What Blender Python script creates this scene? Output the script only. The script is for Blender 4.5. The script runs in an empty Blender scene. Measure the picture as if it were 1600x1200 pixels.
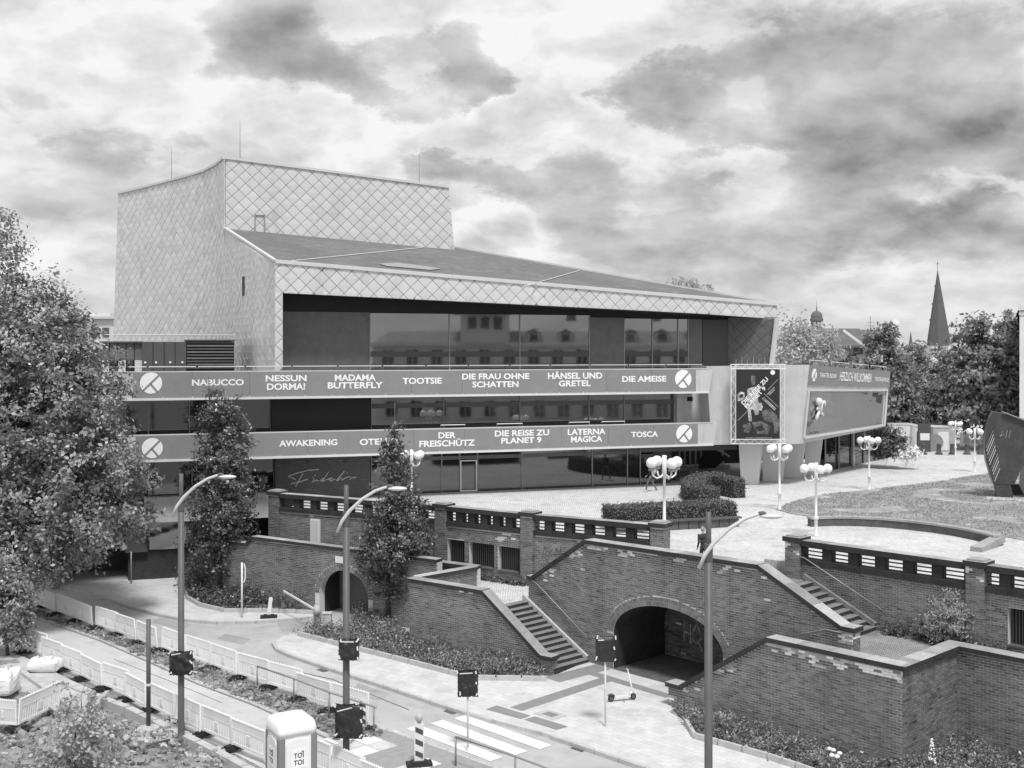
import bpy, bmesh, math, random
import numpy as np
from mathutils import Vector, Matrix, noise

random.seed(7)
rng = np.random.default_rng(7)
scene = bpy.context.scene
COL = scene.collection

# ------------------------------------------------------------------ camera
FPX, EYE, HOR = 1780.0, 13.0, 548.0      # focal length in photo pixels, eye height, horizon row
cam_d = bpy.data.cameras.new('camera'); cam = bpy.data.objects.new('camera', cam_d); COL.objects.link(cam)
cam.location = (0, 0, EYE); cam.rotation_euler = (math.pi/2, 0, 0)
cam_d.sensor_width = 36; cam_d.lens = 36*FPX/1600; cam_d.shift_y = -(600-HOR)/1600
cam_d.clip_end = 5000; cam_d.clip_start = 0.5
scene.camera = cam

# ------------------------------------------------------------------ sky
SUN_DIR = Vector((0.28, -0.96, 0.0)).normalized(); SUN_EL = math.radians(62)
world = bpy.data.worlds.new('World'); scene.world = world; world.use_nodes = True
wn, wl = world.node_tree.nodes, world.node_tree.links
for n in list(wn): wn.remove(n)
def wnode(t, **k):
    n = wn.new(t)
    for a, b in k.items(): setattr(n, a, b)
    return n
def wmath(op, a, b=None, c=None, clamp=False):
    n = wnode('ShaderNodeMath', operation=op, use_clamp=clamp)
    for i, x in enumerate((a, b, c)):
        if x is None: continue
        if isinstance(x, (int, float)): n.inputs[i].default_value = x
        else: wl.new(x, n.inputs[i])
    return n.outputs[0]
def wvec(op, a, b):
    n = wnode('ShaderNodeVectorMath', operation=op)
    wl.new(a, n.inputs[0])
    if isinstance(b, (tuple, list, Vector)): n.inputs[1].default_value = tuple(b)
    elif b is not None: wl.new(b, n.inputs[1])
    return n.outputs['Value'] if op in ('LENGTH', 'DOT_PRODUCT') else n.outputs[0]
def wnoise(vec, scale, detail=6, rough=0.55, dist=0.0, col=False):
    n = wnode('ShaderNodeTexNoise'); wl.new(vec, n.inputs['Vector'])
    n.inputs['Scale'].default_value = scale; n.inputs['Detail'].default_value = detail
    n.inputs['Roughness'].default_value = rough; n.inputs['Distortion'].default_value = dist
    return n.outputs['Color'] if col else n.outputs[0]
def wsmooth(x, a, b, lo=0.0, hi=1.0):
    n = wnode('ShaderNodeMapRange', interpolation_type='SMOOTHSTEP'); wl.new(x, n.inputs[0])
    for i, q in enumerate((a, b, lo, hi)): n.inputs[i+1].default_value = q
    return n.outputs[0]
tc = wnode('ShaderNodeTexCoord').outputs['Generated']
spz = wnode('ShaderNodeSeparateXYZ'); wl.new(tc, spz.inputs[0])
inv = wmath('DIVIDE', 1.0, wmath('ADD', wmath('MAXIMUM', spz.outputs[2], 0.0), 0.42))
cst = wnode('ShaderNodeCombineXYZ'); wl.new(wmath('MULTIPLY', spz.outputs[0], inv), cst.inputs[0]); wl.new(wmath('MULTIPLY', spz.outputs[1], inv), cst.inputs[1])
st = cst.outputs[0]                        # cloud layer seen in perspective
warp = wvec('SUBTRACT', wnoise(st, 5.5, 6, 0.62, 0, True), (0.5, 0.5, 0.5))
wsw = wnode('ShaderNodeSeparateXYZ'); wl.new(warp, wsw.inputs[0])
wdo = wnode('ShaderNodeCombineXYZ'); wl.new(wmath('MULTIPLY', wsw.outputs[0], 0.16), wdo.inputs[0]); wl.new(wmath('MULTIPLY', wsw.outputs[1], 0.12), wdo.inputs[2])
wd = wvec('ADD', tc, wdo.outputs[0])
sw_ = wvec('ADD', st, wvec('MULTIPLY', warp, (0.07, 0.07, 0.0)))
fine_n = wnoise(sw_, 4.3, 7, 0.55, 0.0); fine_o = wnoise(wvec('ADD', sw_, (-0.03, -0.05, 0.0)), 4.3, 6, 0.55, 0.0)
relief = wmath('SUBTRACT', fine_n, fine_o)
base_n = wnoise(wvec('ADD', st, (3.7, 1.3, 0.0)), 2.3, 3, 0.5, 0.1)
D = wmath('ADD', wmath('MULTIPLY', wmath('SUBTRACT', base_n, 0.5), 0.8), wmath('MULTIPLY', wmath('SUBTRACT', fine_n, 0.5), 1.3))
#   clouds of the photograph: pixel column, row, half-width, half-height, weight
CLOUDS = [(420,80,130,70,.34),(540,120,90,50,.26),(690,60,85,55,.40),(722,138,58,44,.40),(1030,150,95,70,.40),(1150,60,90,50,.16),
          (1250,180,200,110,.32),(1450,250,210,100,.26),(1420,60,260,60,.26),(40,150,150,50,-.10),(60,60,120,50,-.15),(800,265,150,46,.30),(1000,310,170,46,.22),
          (1330,370,380,60,.22),(60,330,190,50,.05),(1560,170,120,60,.12),
          (230,60,150,70,-.26),(250,190,240,50,-.22),(870,110,60,110,-.22),(560,215,190,34,-.26),(600,15,80,40,-.2),
          (820,185,140,24,-.30),(1490,300,120,22,-.26),(760,330,300,34,-.1),(980,40,80,50,-.2),(1180,250,90,24,-.2)]
for (u, v, ru, rv, w) in CLOUDS:
    c = Vector(((u-800)/FPX, 1, (HOR-v)/FPX)).normalized()
    q = wvec('MULTIPLY', wvec('SUBTRACT', wd, c), (FPX/ru, 3.0, FPX/rv))
    D = wmath('ADD', D, wmath('MULTIPLY', wsmooth(wvec('LENGTH', q, None), 0.0, 1.45, 1.0, 0.0), w*1.15))
ramp = wnode('ShaderNodeValToRGB'); wl.new(wmath('ADD', wmath('MULTIPLY', D, 0.80), 0.40), ramp.inputs[0])
cr = ramp.color_ramp
for p, g in ((0.0, 0.74), (0.20, 0.78), (0.38, 0.84), (0.43, 0.80), (0.50, 0.60), (0.60, 0.47), (0.78, 0.36), (1.0, 0.27)):
    el = cr.elements.new(p) if p not in (0.0, 1.0) else (cr.elements[0] if p == 0.0 else cr.elements[-1])
    el.color = (g, g, g, 1)
sep = wnode('ShaderNodeSeparateXYZ'); wl.new(tc, sep.inputs[0])
bw = wnode('ShaderNodeRGBToBW'); wl.new(ramp.outputs[0], bw.inputs[0])
val = wmath('ADD', bw.outputs[0], wmath('MULTIPLY', relief, 1.3))
mixh = wnode('ShaderNodeMix', data_type='FLOAT'); wl.new(wsmooth(sep.outputs[2], 0.0, 0.10, 0.55, 0.0), mixh.inputs[0]); wl.new(val, mixh.inputs[2]); mixh.inputs[3].default_value = 0.62
val = wmath('MINIMUM', wmath('MAXIMUM', mixh.outputs[0], 0.18), 0.90)
cmb = wnode('ShaderNodeCombineColor')
for i in range(3): wl.new(val, cmb.inputs[i])
bg = wnode('ShaderNodeBackground'); wl.new(cmb.outputs[0], bg.inputs[0]); bg.inputs[1].default_value = 0.95
wl.new(bg.outputs[0], wnode('ShaderNodeOutputWorld').inputs[0])
world.cycles.sampling_method = 'NONE'

# ------------------------------------------------------------------ sun and exposure
sd = bpy.data.lights.new('sun', 'SUN'); sd.energy = 2.9; sd.angle = math.radians(10); sd.color = (1, 1, 1)
sun = bpy.data.objects.new('sun', sd); COL.objects.link(sun)
to_sun = Vector((SUN_DIR.x*math.cos(SUN_EL), SUN_DIR.y*math.cos(SUN_EL), math.sin(SUN_EL)))
sun.rotation_euler = (-to_sun).to_track_quat('-Z', 'Y').to_euler(); sun.location = (40, 40, 80)
scene.view_settings.view_transform = 'Standard'; scene.view_settings.look = 'None'
scene.view_settings.exposure = 0.12; scene.view_settings.gamma = 1.0
scene.cycles.max_bounces = 5; scene.cycles.diffuse_bounces = 3; scene.cycles.glossy_bounces = 2; scene.cycles.transmission_bounces = 3

# ------------------------------------------------------------------ helpers
def P(u, v, z=0.0):
    Y = FPX*(EYE-z)/(v-HOR); return Vector(((u-800)*Y/FPX, Y, z))
def Q(u, v, Y): return Vector(((u-800)*Y/FPX, Y, EYE-(v-HOR)*Y/FPX))
def line_u(p0, p1, u):                    # parameter (metres from p0) where the plan line meets photo column u
    k = (u-800)/FPX; d = Vector((p1[0]-p0[0], p1[1]-p0[1])).normalized()
    return (k*p0[1]-p0[0])/(d.x-k*d.y)

BASE = {}
def tag(o, label=None, cat=None, group=None, kind=None):
    if label: o['label'] = label
    if cat: o['category'] = cat
    if group: o['group'] = group
    if kind: o['kind'] = kind
    return o
def thing(name, label, cat, loc=(0, 0, 0), rotz=0.0, group=None, world_coords=True):
    o = bpy.data.objects.new(name, None); COL.objects.link(o); o.empty_display_size = 0.2
    o.location = loc; o.rotation_euler = (0, 0, rotz)
    if world_coords: BASE[o.name] = Vector(loc)
    return tag(o, label, cat, group)
def link(name, me, parent=None):
    o = bpy.data.objects.new(name, me); COL.objects.link(o)
    if parent is not None:
        o.parent = parent
        if parent.name in BASE: o.matrix_parent_inverse = Matrix.Translation(-BASE[parent.name])
    return o
def copy_tree(o, parent=None):
    c = o.copy(); COL.objects.link(c)
    if parent is not None: c.parent = parent
    for ch in o.children: copy_tree(ch, c)
    return c

class MB:
    def __init__(s): s.v = []; s.f = []; s.t = []; s.m = []; s.mi = 0; s.tone = 1.0
    def add(s, vs, fs):
        b = len(s.v); s.v += [tuple(x) for x in vs]
        for f in fs: s.f.append([b+i for i in f]); s.t.append(s.tone); s.m.append(s.mi)
        return s
    def box(s, c, sz, rot=None):
        h = Vector(sz)/2; c = Vector(c)
        pts = [Vector((x*h.x, y*h.y, z*h.z)) for z in (-1, 1) for y in (-1, 1) for x in (-1, 1)]
        if rot is not None: pts = [rot @ p for p in pts]
        return s.add([c+p for p in pts], [(0,2,3,1),(4,5,7,6),(0,1,5,4),(2,6,7,3),(0,4,6,2),(1,3,7,5)])
    def hexa(s, b4, t4):                   # bottom ring, top ring (both counter-clockwise from above)
        return s.add(list(b4)+list(t4), [(3,2,1,0),(4,5,6,7),(0,1,5,4),(1,2,6,5),(2,3,7,6),(3,0,4,7)])
    def prism(s, poly, z0, z1):
        n = len(poly)
        if sum(poly[i][0]*poly[(i+1)%n][1]-poly[(i+1)%n][0]*poly[i][1] for i in range(n)) < 0: poly = poly[::-1]
        return s.add([(p[0], p[1], z0) for p in poly]+[(p[0], p[1], z1) for p in poly],
                     [tuple(range(n))[::-1], tuple(range(n, 2*n))]+[(i, (i+1)%n, n+(i+1)%n, n+i) for i in range(n)])
    def extr(s, poly, off):                # 3-D polygon extruded by a vector
        n = len(poly); off = Vector(off); p = [Vector(q) for q in poly]
        nn = Vector((0, 0, 0))
        for i in range(n): nn += p[i].cross(p[(i+1)%n])
        if nn.dot(off) > 0: p = p[::-1]
        return s.add(p+[q+off for q in p], [tuple(range(n)), tuple(range(n, 2*n))[::-1]]+[(i, n+i, n+(i+1)%n, (i+1)%n) for i in range(n)])
    def beam(s, p0, p1, w, h, up=(0, 0, 1), ext=0.0):
        p0, p1 = Vector(p0), Vector(p1); d = (p1-p0).normalized(); p0 = p0-d*ext; p1 = p1+d*ext
        side = d.cross(Vector(up))
        if side.length < 1e-5: side = d.cross(Vector((1, 0, 0)))
        side.normalize(); u2 = side.cross(d).normalized()
        a = [p+side*sx*w/2+u2*sz*h/2 for p in (p0, p1) for (sx, sz) in ((-1,-1),(1,-1),(1,1),(-1,1))]
        return s.add(a, [(0,1,2,3),(7,6,5,4),(0,4,5,1),(1,5,6,2),(2,6,7,3),(3,7,4,0)])
    def tube(s, pts, r, seg=8, caps=True):
        pts = [Vector(p) for p in pts]; n = len(pts)
        rs = r if isinstance(r, (list, tuple)) else [r]*n
        ref = Vector((0, 0, 1)) if abs((pts[-1]-pts[0]).normalized().z) < 0.9 else Vector((1, 0, 0))
        vs = []
        for i, p in enumerate(pts):
            d = (pts[min(i+1, n-1)]-pts[max(i-1, 0)]).normalized()
            a = d.cross(ref).normalized(); b = a.cross(d)
            vs += [p+(a*math.cos(2*math.pi*k/seg)+b*math.sin(2*math.pi*k/seg))*rs[i] for k in range(seg)]
        fs = [(i*seg+k, i*seg+(k+1)%seg, (i+1)*seg+(k+1)%seg, (i+1)*seg+k) for i in range(n-1) for k in range(seg)]
        if caps: fs += [tuple(range(seg))[::-1], tuple(range((n-1)*seg, n*seg))]
        return s.add(vs, fs)
    def lathe(s, prof, c=(0, 0, 0), seg=16):
        c = Vector(c); vs = []
        for (r, z) in prof: vs += [c+Vector((r*math.cos(2*math.pi*k/seg), r*math.sin(2*math.pi*k/seg), z)) for k in range(seg)]
        n = len(prof)
        fs = [(i*seg+k, i*seg+(k+1)%seg, (i+1)*seg+(k+1)%seg, (i+1)*seg+k) for i in range(n-1) for k in range(seg)]
        fs += [tuple(range(seg))[::-1], tuple(range((n-1)*seg, n*seg))]
        return s.add(vs, fs)
    def ball(s, c, r, seg=14, rings=8):
        rr = r if isinstance(r, (tuple, list)) else (r, r, r); c = Vector(c)
        vs = [c-Vector((0, 0, rr[2]))]
        for i in range(1, rings):
            a = -math.pi/2+math.pi*i/rings
            vs += [c+Vector((rr[0]*math.cos(a)*math.cos(2*math.pi*k/seg), rr[1]*math.cos(a)*math.sin(2*math.pi*k/seg), rr[2]*math.sin(a))) for k in range(seg)]
        vs.append(c+Vector((0, 0, rr[2]))); L = len(vs)-1
        fs = [(0, 1+(k+1)%seg, 1+k) for k in range(seg)]
        fs += [(1+i*seg+k, 1+i*seg+(k+1)%seg, 1+(i+1)*seg+(k+1)%seg, 1+(i+1)*seg+k) for i in range(rings-2) for k in range(seg)]
        fs += [(L, 1+(rings-2)*seg+k, 1+(rings-2)*seg+(k+1)%seg) for k in range(seg)]
        return s.add(vs, fs)
    def mesh(s, name, mats, smooth=False):
        me = bpy.data.meshes.new(name); me.from_pydata(s.v, [], s.f)
        if not isinstance(mats, (list, tuple)): mats = [mats]
        for m in mats: me.materials.append(m)
        if len(mats) > 1: me.polygons.foreach_set('material_index', s.m)
        a = me.attributes.new('tone', 'FLOAT', 'FACE'); a.data.foreach_set('value', s.t)
        if smooth: me.polygons.foreach_set('use_smooth', [True]*len(s.f))
        me.update(); return me
    def build(s, name, mats, parent=None, smooth=False, kind=None, label=None):
        o = link(name, s.mesh(name, mats, smooth), parent)
        if kind: o['kind'] = kind
        if label: o['label'] = label
        return o

# ------------------------------------------------------------------ materials (the photograph is black and white: greys only)
def mat(name, g, rough=0.85, var=0.12, scale=1.5, fine=0.0, fscale=40.0, bump=0.0, bscale=30.0, spec=0.3, metal=0.0,
        tone=False, stain=0.0, streak=False, ior=None, paving=None, trans=0.0):
    m = bpy.data.materials.new(name); m.use_nodes = True
    n, l = m.node_tree.nodes, m.node_tree.links
    b = n['Principled BSDF']; b.inputs['Roughness'].default_value = rough; b.inputs['Metallic'].default_value = metal
    b.inputs['Specular IOR Level'].default_value = spec
    if ior: b.inputs['IOR'].default_value = ior
    geo = n.new('ShaderNodeNewGeometry').outputs['Position']
    def mth(op, a, c):
        k = n.new('ShaderNodeMath'); k.operation = op
        for i, x in enumerate((a, c)):
            if isinstance(x, (int, float)): k.inputs[i].default_value = x
            else: l.new(x, k.inputs[i])
        return k.outputs[0]
    def noi(sc, det=5, ro=0.6, vec=None):
        k = n.new('ShaderNodeTexNoise'); l.new(vec or geo, k.inputs['Vector']); k.inputs['Scale'].default_value = sc
        k.inputs['Detail'].default_value = det; k.inputs['Roughness'].default_value = ro; return k.outputs[0]
    def rng_(x, lo, hi, a=0.25, c=0.75):
        k = n.new('ShaderNodeMapRange'); l.new(x, k.inputs[0])
        for i, q in enumerate((a, c, lo, hi)): k.inputs[i+1].default_value = q
        return k.outputs[0]
    val = None
    def mul(x):
        nonlocal val
        val = x if val is None else mth('MULTIPLY', val, x)
    if var: mul(rng_(noi(scale), 1-var, 1+var))
    if fine: mul(rng_(noi(fscale, 3), 1-fine, 1+fine))
    if stain:
        vv = geo
        if streak:
            k = n.new('ShaderNodeVectorMath'); k.operation = 'MULTIPLY'; l.new(geo, k.inputs[0]); k.inputs[1].default_value = (2.2, 2.2, 0.18); vv = k.outputs[0]
        mul(rng_(noi(0.9, 7, 0.65, vv), 1.0, 1-stain, 0.5, 0.72))
    if tone:
        k = n.new('ShaderNodeAttribute'); k.attribute_name = 'tone'; mul(k.outputs['Fac'])
    if paving:
        k = n.new('ShaderNodeTexBrick'); ang, bw, bh, mort, dark = paving
        mp = n.new('ShaderNodeMapping'); mp.inputs['Rotation'].default_value = (0, 0, ang); l.new(geo, mp.inputs[0]); l.new(mp.outputs[0], k.inputs['Vector'])
        k.inputs['Scale'].default_value = 1; k.inputs['Brick Width'].default_value = bw; k.inputs['Row Height'].default_value = bh
        k.inputs['Mortar Size'].default_value = mort; k.inputs['Color1'].default_value = (1, 1, 1, 1); k.inputs['Color2'].default_value = (.88, .88, .88, 1)
        k.inputs['Mortar'].default_value = (dark, dark, dark, 1)
        q = n.new('ShaderNodeRGBToBW'); l.new(k.outputs[0], q.inputs[0]); mul(q.outputs[0])
    if val is None: b.inputs['Base Color'].default_value = (g, g, g, 1)
    else:
        c = n.new('ShaderNodeCombineColor'); x = mth('MULTIPLY', val, g)
        for i in range(3): l.new(x, c.inputs[i])
        l.new(c.outputs[0], b.inputs['Base Color'])
    if bump:
        k = n.new('ShaderNodeBump'); k.inputs['Strength'].default_value = bump; k.inputs['Distance'].default_value = 0.05
        l.new(noi(bscale, 4), k.inputs['Height']); l.new(k.outputs[0], b.inputs['Normal'])
    if trans:
        t = n.new('ShaderNodeBsdfTranslucent'); t.inputs[0].default_value = (g*1.5,)*3+(1,)
        mx = n.new('ShaderNodeMixShader'); mx.inputs[0].default_value = trans
        l.new(b.outputs[0], mx.inputs[1]); l.new(t.outputs[0], mx.inputs[2]); l.new(mx.outputs[0], n['Material Output'].inputs[0])
    return m
ST = math.atan2(-.726, .687)              # street direction in plan
FA = math.atan2(.3162, .9487)             # opera front direction
M = dict(
 asphalt=mat('asphalt', .43, .9, .16, .35, .12, 30, .25, 60, stain=.22), ground=mat('ground_earth', .2, .95, .2, .5),
 lane=mat('asphalt_lane', .53, .9, .12, .4, .10, 30, .25, 60, stain=.2),
 paving=mat('pale_paving', .60, .9, .12, .5, .10, 20, .1, 30, paving=(-ST, .42, .28, .010, .80), stain=.20),
 plaza=mat('plaza_paving', .62, .9, .12, .30, .16, 7, .2, 20, paving=(-ST+.78, .22, .11, .010, .62), stain=.24), cobble=mat('cobble_paving', .36, .95, .2, .8, .2, 9, .3, 12, paving=(.4, .14, .14, .02, .45), stain=.3),
 asphalt_dark=mat('asphalt_repair', .34, .9, .15, .8, .12, 30, .25, 60, stain=.2), kerb=mat('kerb_stone', .46, .85, .15, 3), dark_paving=mat('dark_tactile_paving', .24, .9, .1, 4, .1, 40),
 white_paint=mat('white_road_paint', .74, .8, .12, 4, .08, 30, stain=.15), grey_paint=mat('grey_tile', .30, .85, .12, 4, .1, 30),
 soil=mat('dug_soil', .24, 1, .45, 1.4, .45, 9, 1.0, 7), rubble=mat('rubble', .34, .95, .4, 3, tone=True), sand=mat('sandy_ground', .45, 1, .2, 1.2, .15, 12, .4, 10),
 lawn=mat('lawn', .30, 1, .22, .45, .3, 5, .6, 12, stain=-.7), grass=mat('grass_blades', .31, .9, .3, 1.0, tone=True),
 brick=mat('brick', .175, .9, .22, .55, .14, 20, .2, 50, tone=True, stain=.28, streak=True), mortar=mat('mortar', .60, .95, .18, 1.5, .1, 25),
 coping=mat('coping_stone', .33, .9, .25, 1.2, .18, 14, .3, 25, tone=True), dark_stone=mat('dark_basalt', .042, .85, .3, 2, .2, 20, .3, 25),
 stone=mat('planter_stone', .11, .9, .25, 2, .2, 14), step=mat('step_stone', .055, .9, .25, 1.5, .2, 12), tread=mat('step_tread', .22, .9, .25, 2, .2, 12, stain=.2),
 concrete=mat('concrete', .54, .85, .10, 1.2, .06, 18, .1, 30, stain=.18, streak=True), white_concrete=mat('white_pillar', .68, .8, .05, 1),
 tile=mat('white_tile', .61, .35, .05, .6, 0, 40, spec=.5, tone=True, stain=.10, streak=True), tile_gap=mat('tile_joint', .32, .8, .1, 3),
 roof=mat('roof_felt', .15, .85, .14, .22, .14, 2.2, .1, 20, stain=-.35), trim=mat('metal_trim', .58, .45, .05, 2, spec=.5), 
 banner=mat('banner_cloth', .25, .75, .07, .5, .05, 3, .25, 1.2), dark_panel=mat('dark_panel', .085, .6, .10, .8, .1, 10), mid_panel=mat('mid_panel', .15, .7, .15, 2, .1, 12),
 black=mat('black_panel', .018, .5, .1, 1), letter=mat('white_lettering', .86, .6, 0), grey_letter=mat('grey_lettering', .40, .7, 0),
 glass=mat('window_glass', .03, .03, 0, ior=3.0, spec=.5, bump=.03, bscale=.5), glass_dark=mat('dark_glass', .02, .04, 0, ior=2.2, spec=.5, bump=.03, bscale=.5),
 frame=mat('window_frame', .30, .5, .05, 2), white_metal=mat('white_metal', .74, .4, .06, 3, spec=.5), globe=mat('lamp_globe', .86, .15, .03, 3, spec=.6),
 post=mat('lamp_post_paint', .10, .5, .12, 2, spec=.4), steel=mat('galvanised_steel', .30, .45, .1, 3, spec=.5, metal=.3), dark_steel=mat('dark_steel', .10, .5, .15, 2, spec=.5),
 bronze=mat('sculpture_steel', .06, .32, .3, 1.2, .2, 6, .1, 12, spec=.5, stain=.3),
 plastic=mat('barrier_plastic', .88, .55, .06, 2, .04, 20), plastic_grey=mat('barrier_board', .80, .55, .06, 2), rubber=mat('black_rubber', .03, .8, .2, 5),
 toilet=mat('toilet_white', .80, .45, .03, 1, spec=.5), toilet_dark=mat('toilet_corner', .22, .5, .05, 2), black_wrap=mat('black_plastic_wrap', .02, .30, .2, 6, bump=1.0, bscale=7, spec=.6),
 tape=mat('white_tape', .75, .5, .05, 4), bark=mat('bark', .09, .95, .3, 6, .2, 20, .6, 20),
 leaf=mat('leaf', .26, .36, .15, .8, tone=True, trans=.22, spec=.6), leaf_dark=mat('leaf_dark', .13, .36, .15, .8, tone=True, trans=.18, spec=.7), leaf_far=mat('leaf_far', .23, .5, .3, .12, tone=True, trans=.22, spec=.5),
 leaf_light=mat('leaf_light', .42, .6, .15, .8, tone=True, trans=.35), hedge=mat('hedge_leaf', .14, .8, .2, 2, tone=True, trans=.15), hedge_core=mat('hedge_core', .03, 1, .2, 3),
 plaster=mat('house_plaster', .62, .9, .08, .5), pale_roof=mat('pale_roof', .32, .8, .2, .8), slate=mat('slate_roof', .13, .8, .2, .8, .15, 6), spire=mat('spire_slate', .10, .8, .15, .3), 
 skin=mat('skin', .42, .6, .05, 5), cloth_dark=mat('dark_cloth', .045, .9, .2, 8), cloth_mid=mat('grey_trousers', .14, .9, .15, 8), hair=mat('grey_hair', .3, .8, .2, 20), cloth_pale=mat('pale_cloth', .6, .9, .1, 8),
 bag=mat('white_sack', .72, .7, .08, 3, bump=.6, bscale=5), wood=mat('plank', .40, .8, .2, 4), print_dark=mat('poster_print', .03, .5, .2, .8), print_mid=mat('poster_grey', .13, .6, .9, 3.5, .5, 9), print_light=mat('poster_light', .40, .6, .8, 3.0, .4, 8),
)

# ------------------------------------------------------------------ foliage
def leaf_mesh(name, c, size, nrm, tone, m, aspect=0.55):
    N = len(c)
    a = rng.normal(size=(N, 3)); a -= (a*nrm).sum(1)[:, None]*nrm; a /= np.linalg.norm(a, axis=1)[:, None]+1e-9
    b = np.cross(nrm, a); s = size[:, None]
    v = np.empty((N, 4, 3)); v[:, 0] = c-a*s*.5; v[:, 1] = c+b*s*.5*aspect+nrm*s*.08; v[:, 2] = c+a*s*.5; v[:, 3] = c-b*s*.5*aspect+nrm*s*.08
    me = bpy.data.meshes.new(name); me.vertices.add(4*N); me.vertices.foreach_set('co', v.reshape(-1))
    me.loops.add(4*N); me.loops.foreach_set('vertex_index', np.arange(4*N, dtype=np.int32))
    me.polygons.add(N); me.polygons.foreach_set('loop_start', np.arange(0, 4*N, 4, dtype=np.int32))
    me.update(calc_edges=True); me.materials.append(m)
    at = me.attributes.new('tone', 'FLOAT', 'FACE'); at.data.foreach_set('value', tone.astype(np.float32))
    me.validate(); return me
def unit(a): return a/(np.linalg.norm(a, axis=1)[:, None]+1e-9)
def crown_points(ells, n_clump, per, sig, shell=.5):
    """clumps through the volume of a union of ellipsoids, uneven outline"""
    vol = np.array([e[3]*e[4]*e[5] for e in ells]); pick = rng.choice(len(ells), n_clump, p=vol/vol.sum())
    E = np.array(ells)[pick]; d = unit(rng.normal(size=(n_clump, 3)))
    r = shell+(1-shell)*rng.random(n_clump)**.6
    wob = np.array([1+.30*noise.noise(Vector((x[0]*1.7+e[0], x[1]*1.7+e[1], x[2]*2.1+e[2]))) for x, e in zip(d, E)])
    cc = E[:, :3]+d*E[:, 3:]*(r*wob)[:, None]
    idx = np.repeat(np.arange(n_clump), per); N = len(idx)
    off = rng.normal(size=(N, 3))*sig*(.6+.8*rng.random(n_clump))[idx][:, None]; off[:, 2] *= .7
    return cc, cc[idx]+off, unit(d[idx]*.8+rng.normal(size=(N, 3))*.75+np.array([0, 0, .5])), idx, r
def tree(name, label, cat, base, ells, n_clump, per, sig, leaf, m, trunk_r=.15, group=None, aspect=.55, limbs=14, shell=.5, top=None, contrast=.35):
    base = Vector(base); t = thing(name, label, cat, base, group=group)
    cc, pts, nr, idx, r = crown_points(ells, n_clump, per, sig, shell)
    ct = 1+contrast*(rng.random(n_clump)*2-1)
    tone = ct[idx]*(.75+.5*rng.random(len(idx)))
    link('crown', leaf_mesh('crown', pts, leaf*(.6+.8*rng.random(len(idx))), nr, tone, m, aspect), t)
    zs = [e[2]+e[5]*.55 for e in ells]; ztop = top or max(zs); lead = ells[int(np.argmax(zs))]
    k = MB(); q = [base]
    for i in range(1, 7):
        f = i/6; q.append(Vector((base.x+(lead[0]-base.x)*f**1.5, base.y+(lead[1]-base.y)*f**1.5, base.z+(ztop-base.z)*f))+Vector((random.uniform(-.1, .1), random.uniform(-.1, .1), 0))*(1 if i < 6 else 0))
    k.tube(q, [trunk_r*(1.25 if i == 0 else 1-.82*i/6) for i in range(7)], 7); k.build('trunk', M['bark'], t, True)
    k = MB()
    for j in rng.choice(n_clump, min(limbs, n_clump), replace=False):
        e = Vector(cc[j]); f = min(.9, max(.25, (e.z-base.z)/(ztop-base.z)*.72)); i0 = f*6; a = q[int(i0)].lerp(q[min(6, int(i0)+1)], i0-int(i0))
        mid = a.lerp(e, .55)+Vector((0, 0, -.12*(e-a).length)); rr = trunk_r*.38*(1-f*.5)
        k.tube([a, mid, e], [rr, rr*.6, rr*.25], 5, False)
    k.build('limbs', M['bark'], t, True)
    return t
def in_poly(x, y, poly):
    c = False; n = len(poly)
    for i in range(n):
        x0, y0 = poly[i][0], poly[i][1]; x1, y1 = poly[i-1][0], poly[i-1][1]
        if (y0 > y) != (y1 > y) and x < (x1-x0)*(y-y0)/(y1-y0)+x0: c = not c
    return c
def scatter(poly, n):
    xs = [p[0] for p in poly]; ys = [p[1] for p in poly]; out = []
    while len(out) < n:
        x, y = random.uniform(min(xs), max(xs)), random.uniform(min(ys), max(ys))
        if in_poly(x, y, poly): out.append((x, y))
    return out
def ground_cover(name, label, cat, poly, n, z, hgt, leaf, m, per=26, sig=.16, tones=(.6, 1.4)):
    c = np.array([(x, y, z+hgt*random.random()**1.2*(.5+noise.noise(Vector((x*.8, y*.8, 3)))*.9+.2)) for x, y in scatter(poly, n)])
    idx = np.repeat(np.arange(n), per); N = len(idx); ct = np.array([random.uniform(*tones) for _ in range(n)])
    pts = c[idx]+rng.normal(size=(N, 3))*sig; pts[:, 2] = np.maximum(pts[:, 2], z+.02)
    nr = unit(rng.normal(size=(N, 3))*.8+np.array([0, 0, .8]))
    o = link(name, leaf_mesh(name, pts, leaf*(.5+rng.random(N)), nr, ct[idx]*(.75+.5*rng.random(N)), m, .5))
    return tag(o, label, cat, kind='stuff')
def text_mesh(body, w, h, m, extrude=.006, bold=.018, spacing=1.0):
    c = bpy.data.curves.new('lettering', 'FONT'); c.body = body; c.size = 1; c.offset = bold; c.extrude = 0; c.align_x = 'CENTER'; c.resolution_u = 3; c.space_character = spacing
    o = bpy.data.objects.new('lettering', c); me = bpy.data.meshes.new_from_object(o); bpy.data.objects.remove(o); bpy.data.curves.remove(c)
    n = len(me.vertices); co = np.empty(n*3); me.vertices.foreach_get('co', co); co = co.reshape(-1, 3)
    lo, hi = co.min(0), co.max(0); co = (co-(lo+hi)/2)
    co[:, 0] *= w/(hi[0]-lo[0]); co[:, 1] *= h/(hi[1]-lo[1]); co[:, 2] = 0
    me.vertices.foreach_set('co', co.reshape(-1)); me.materials.clear(); me.materials.append(m); me.update(); return me
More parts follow.
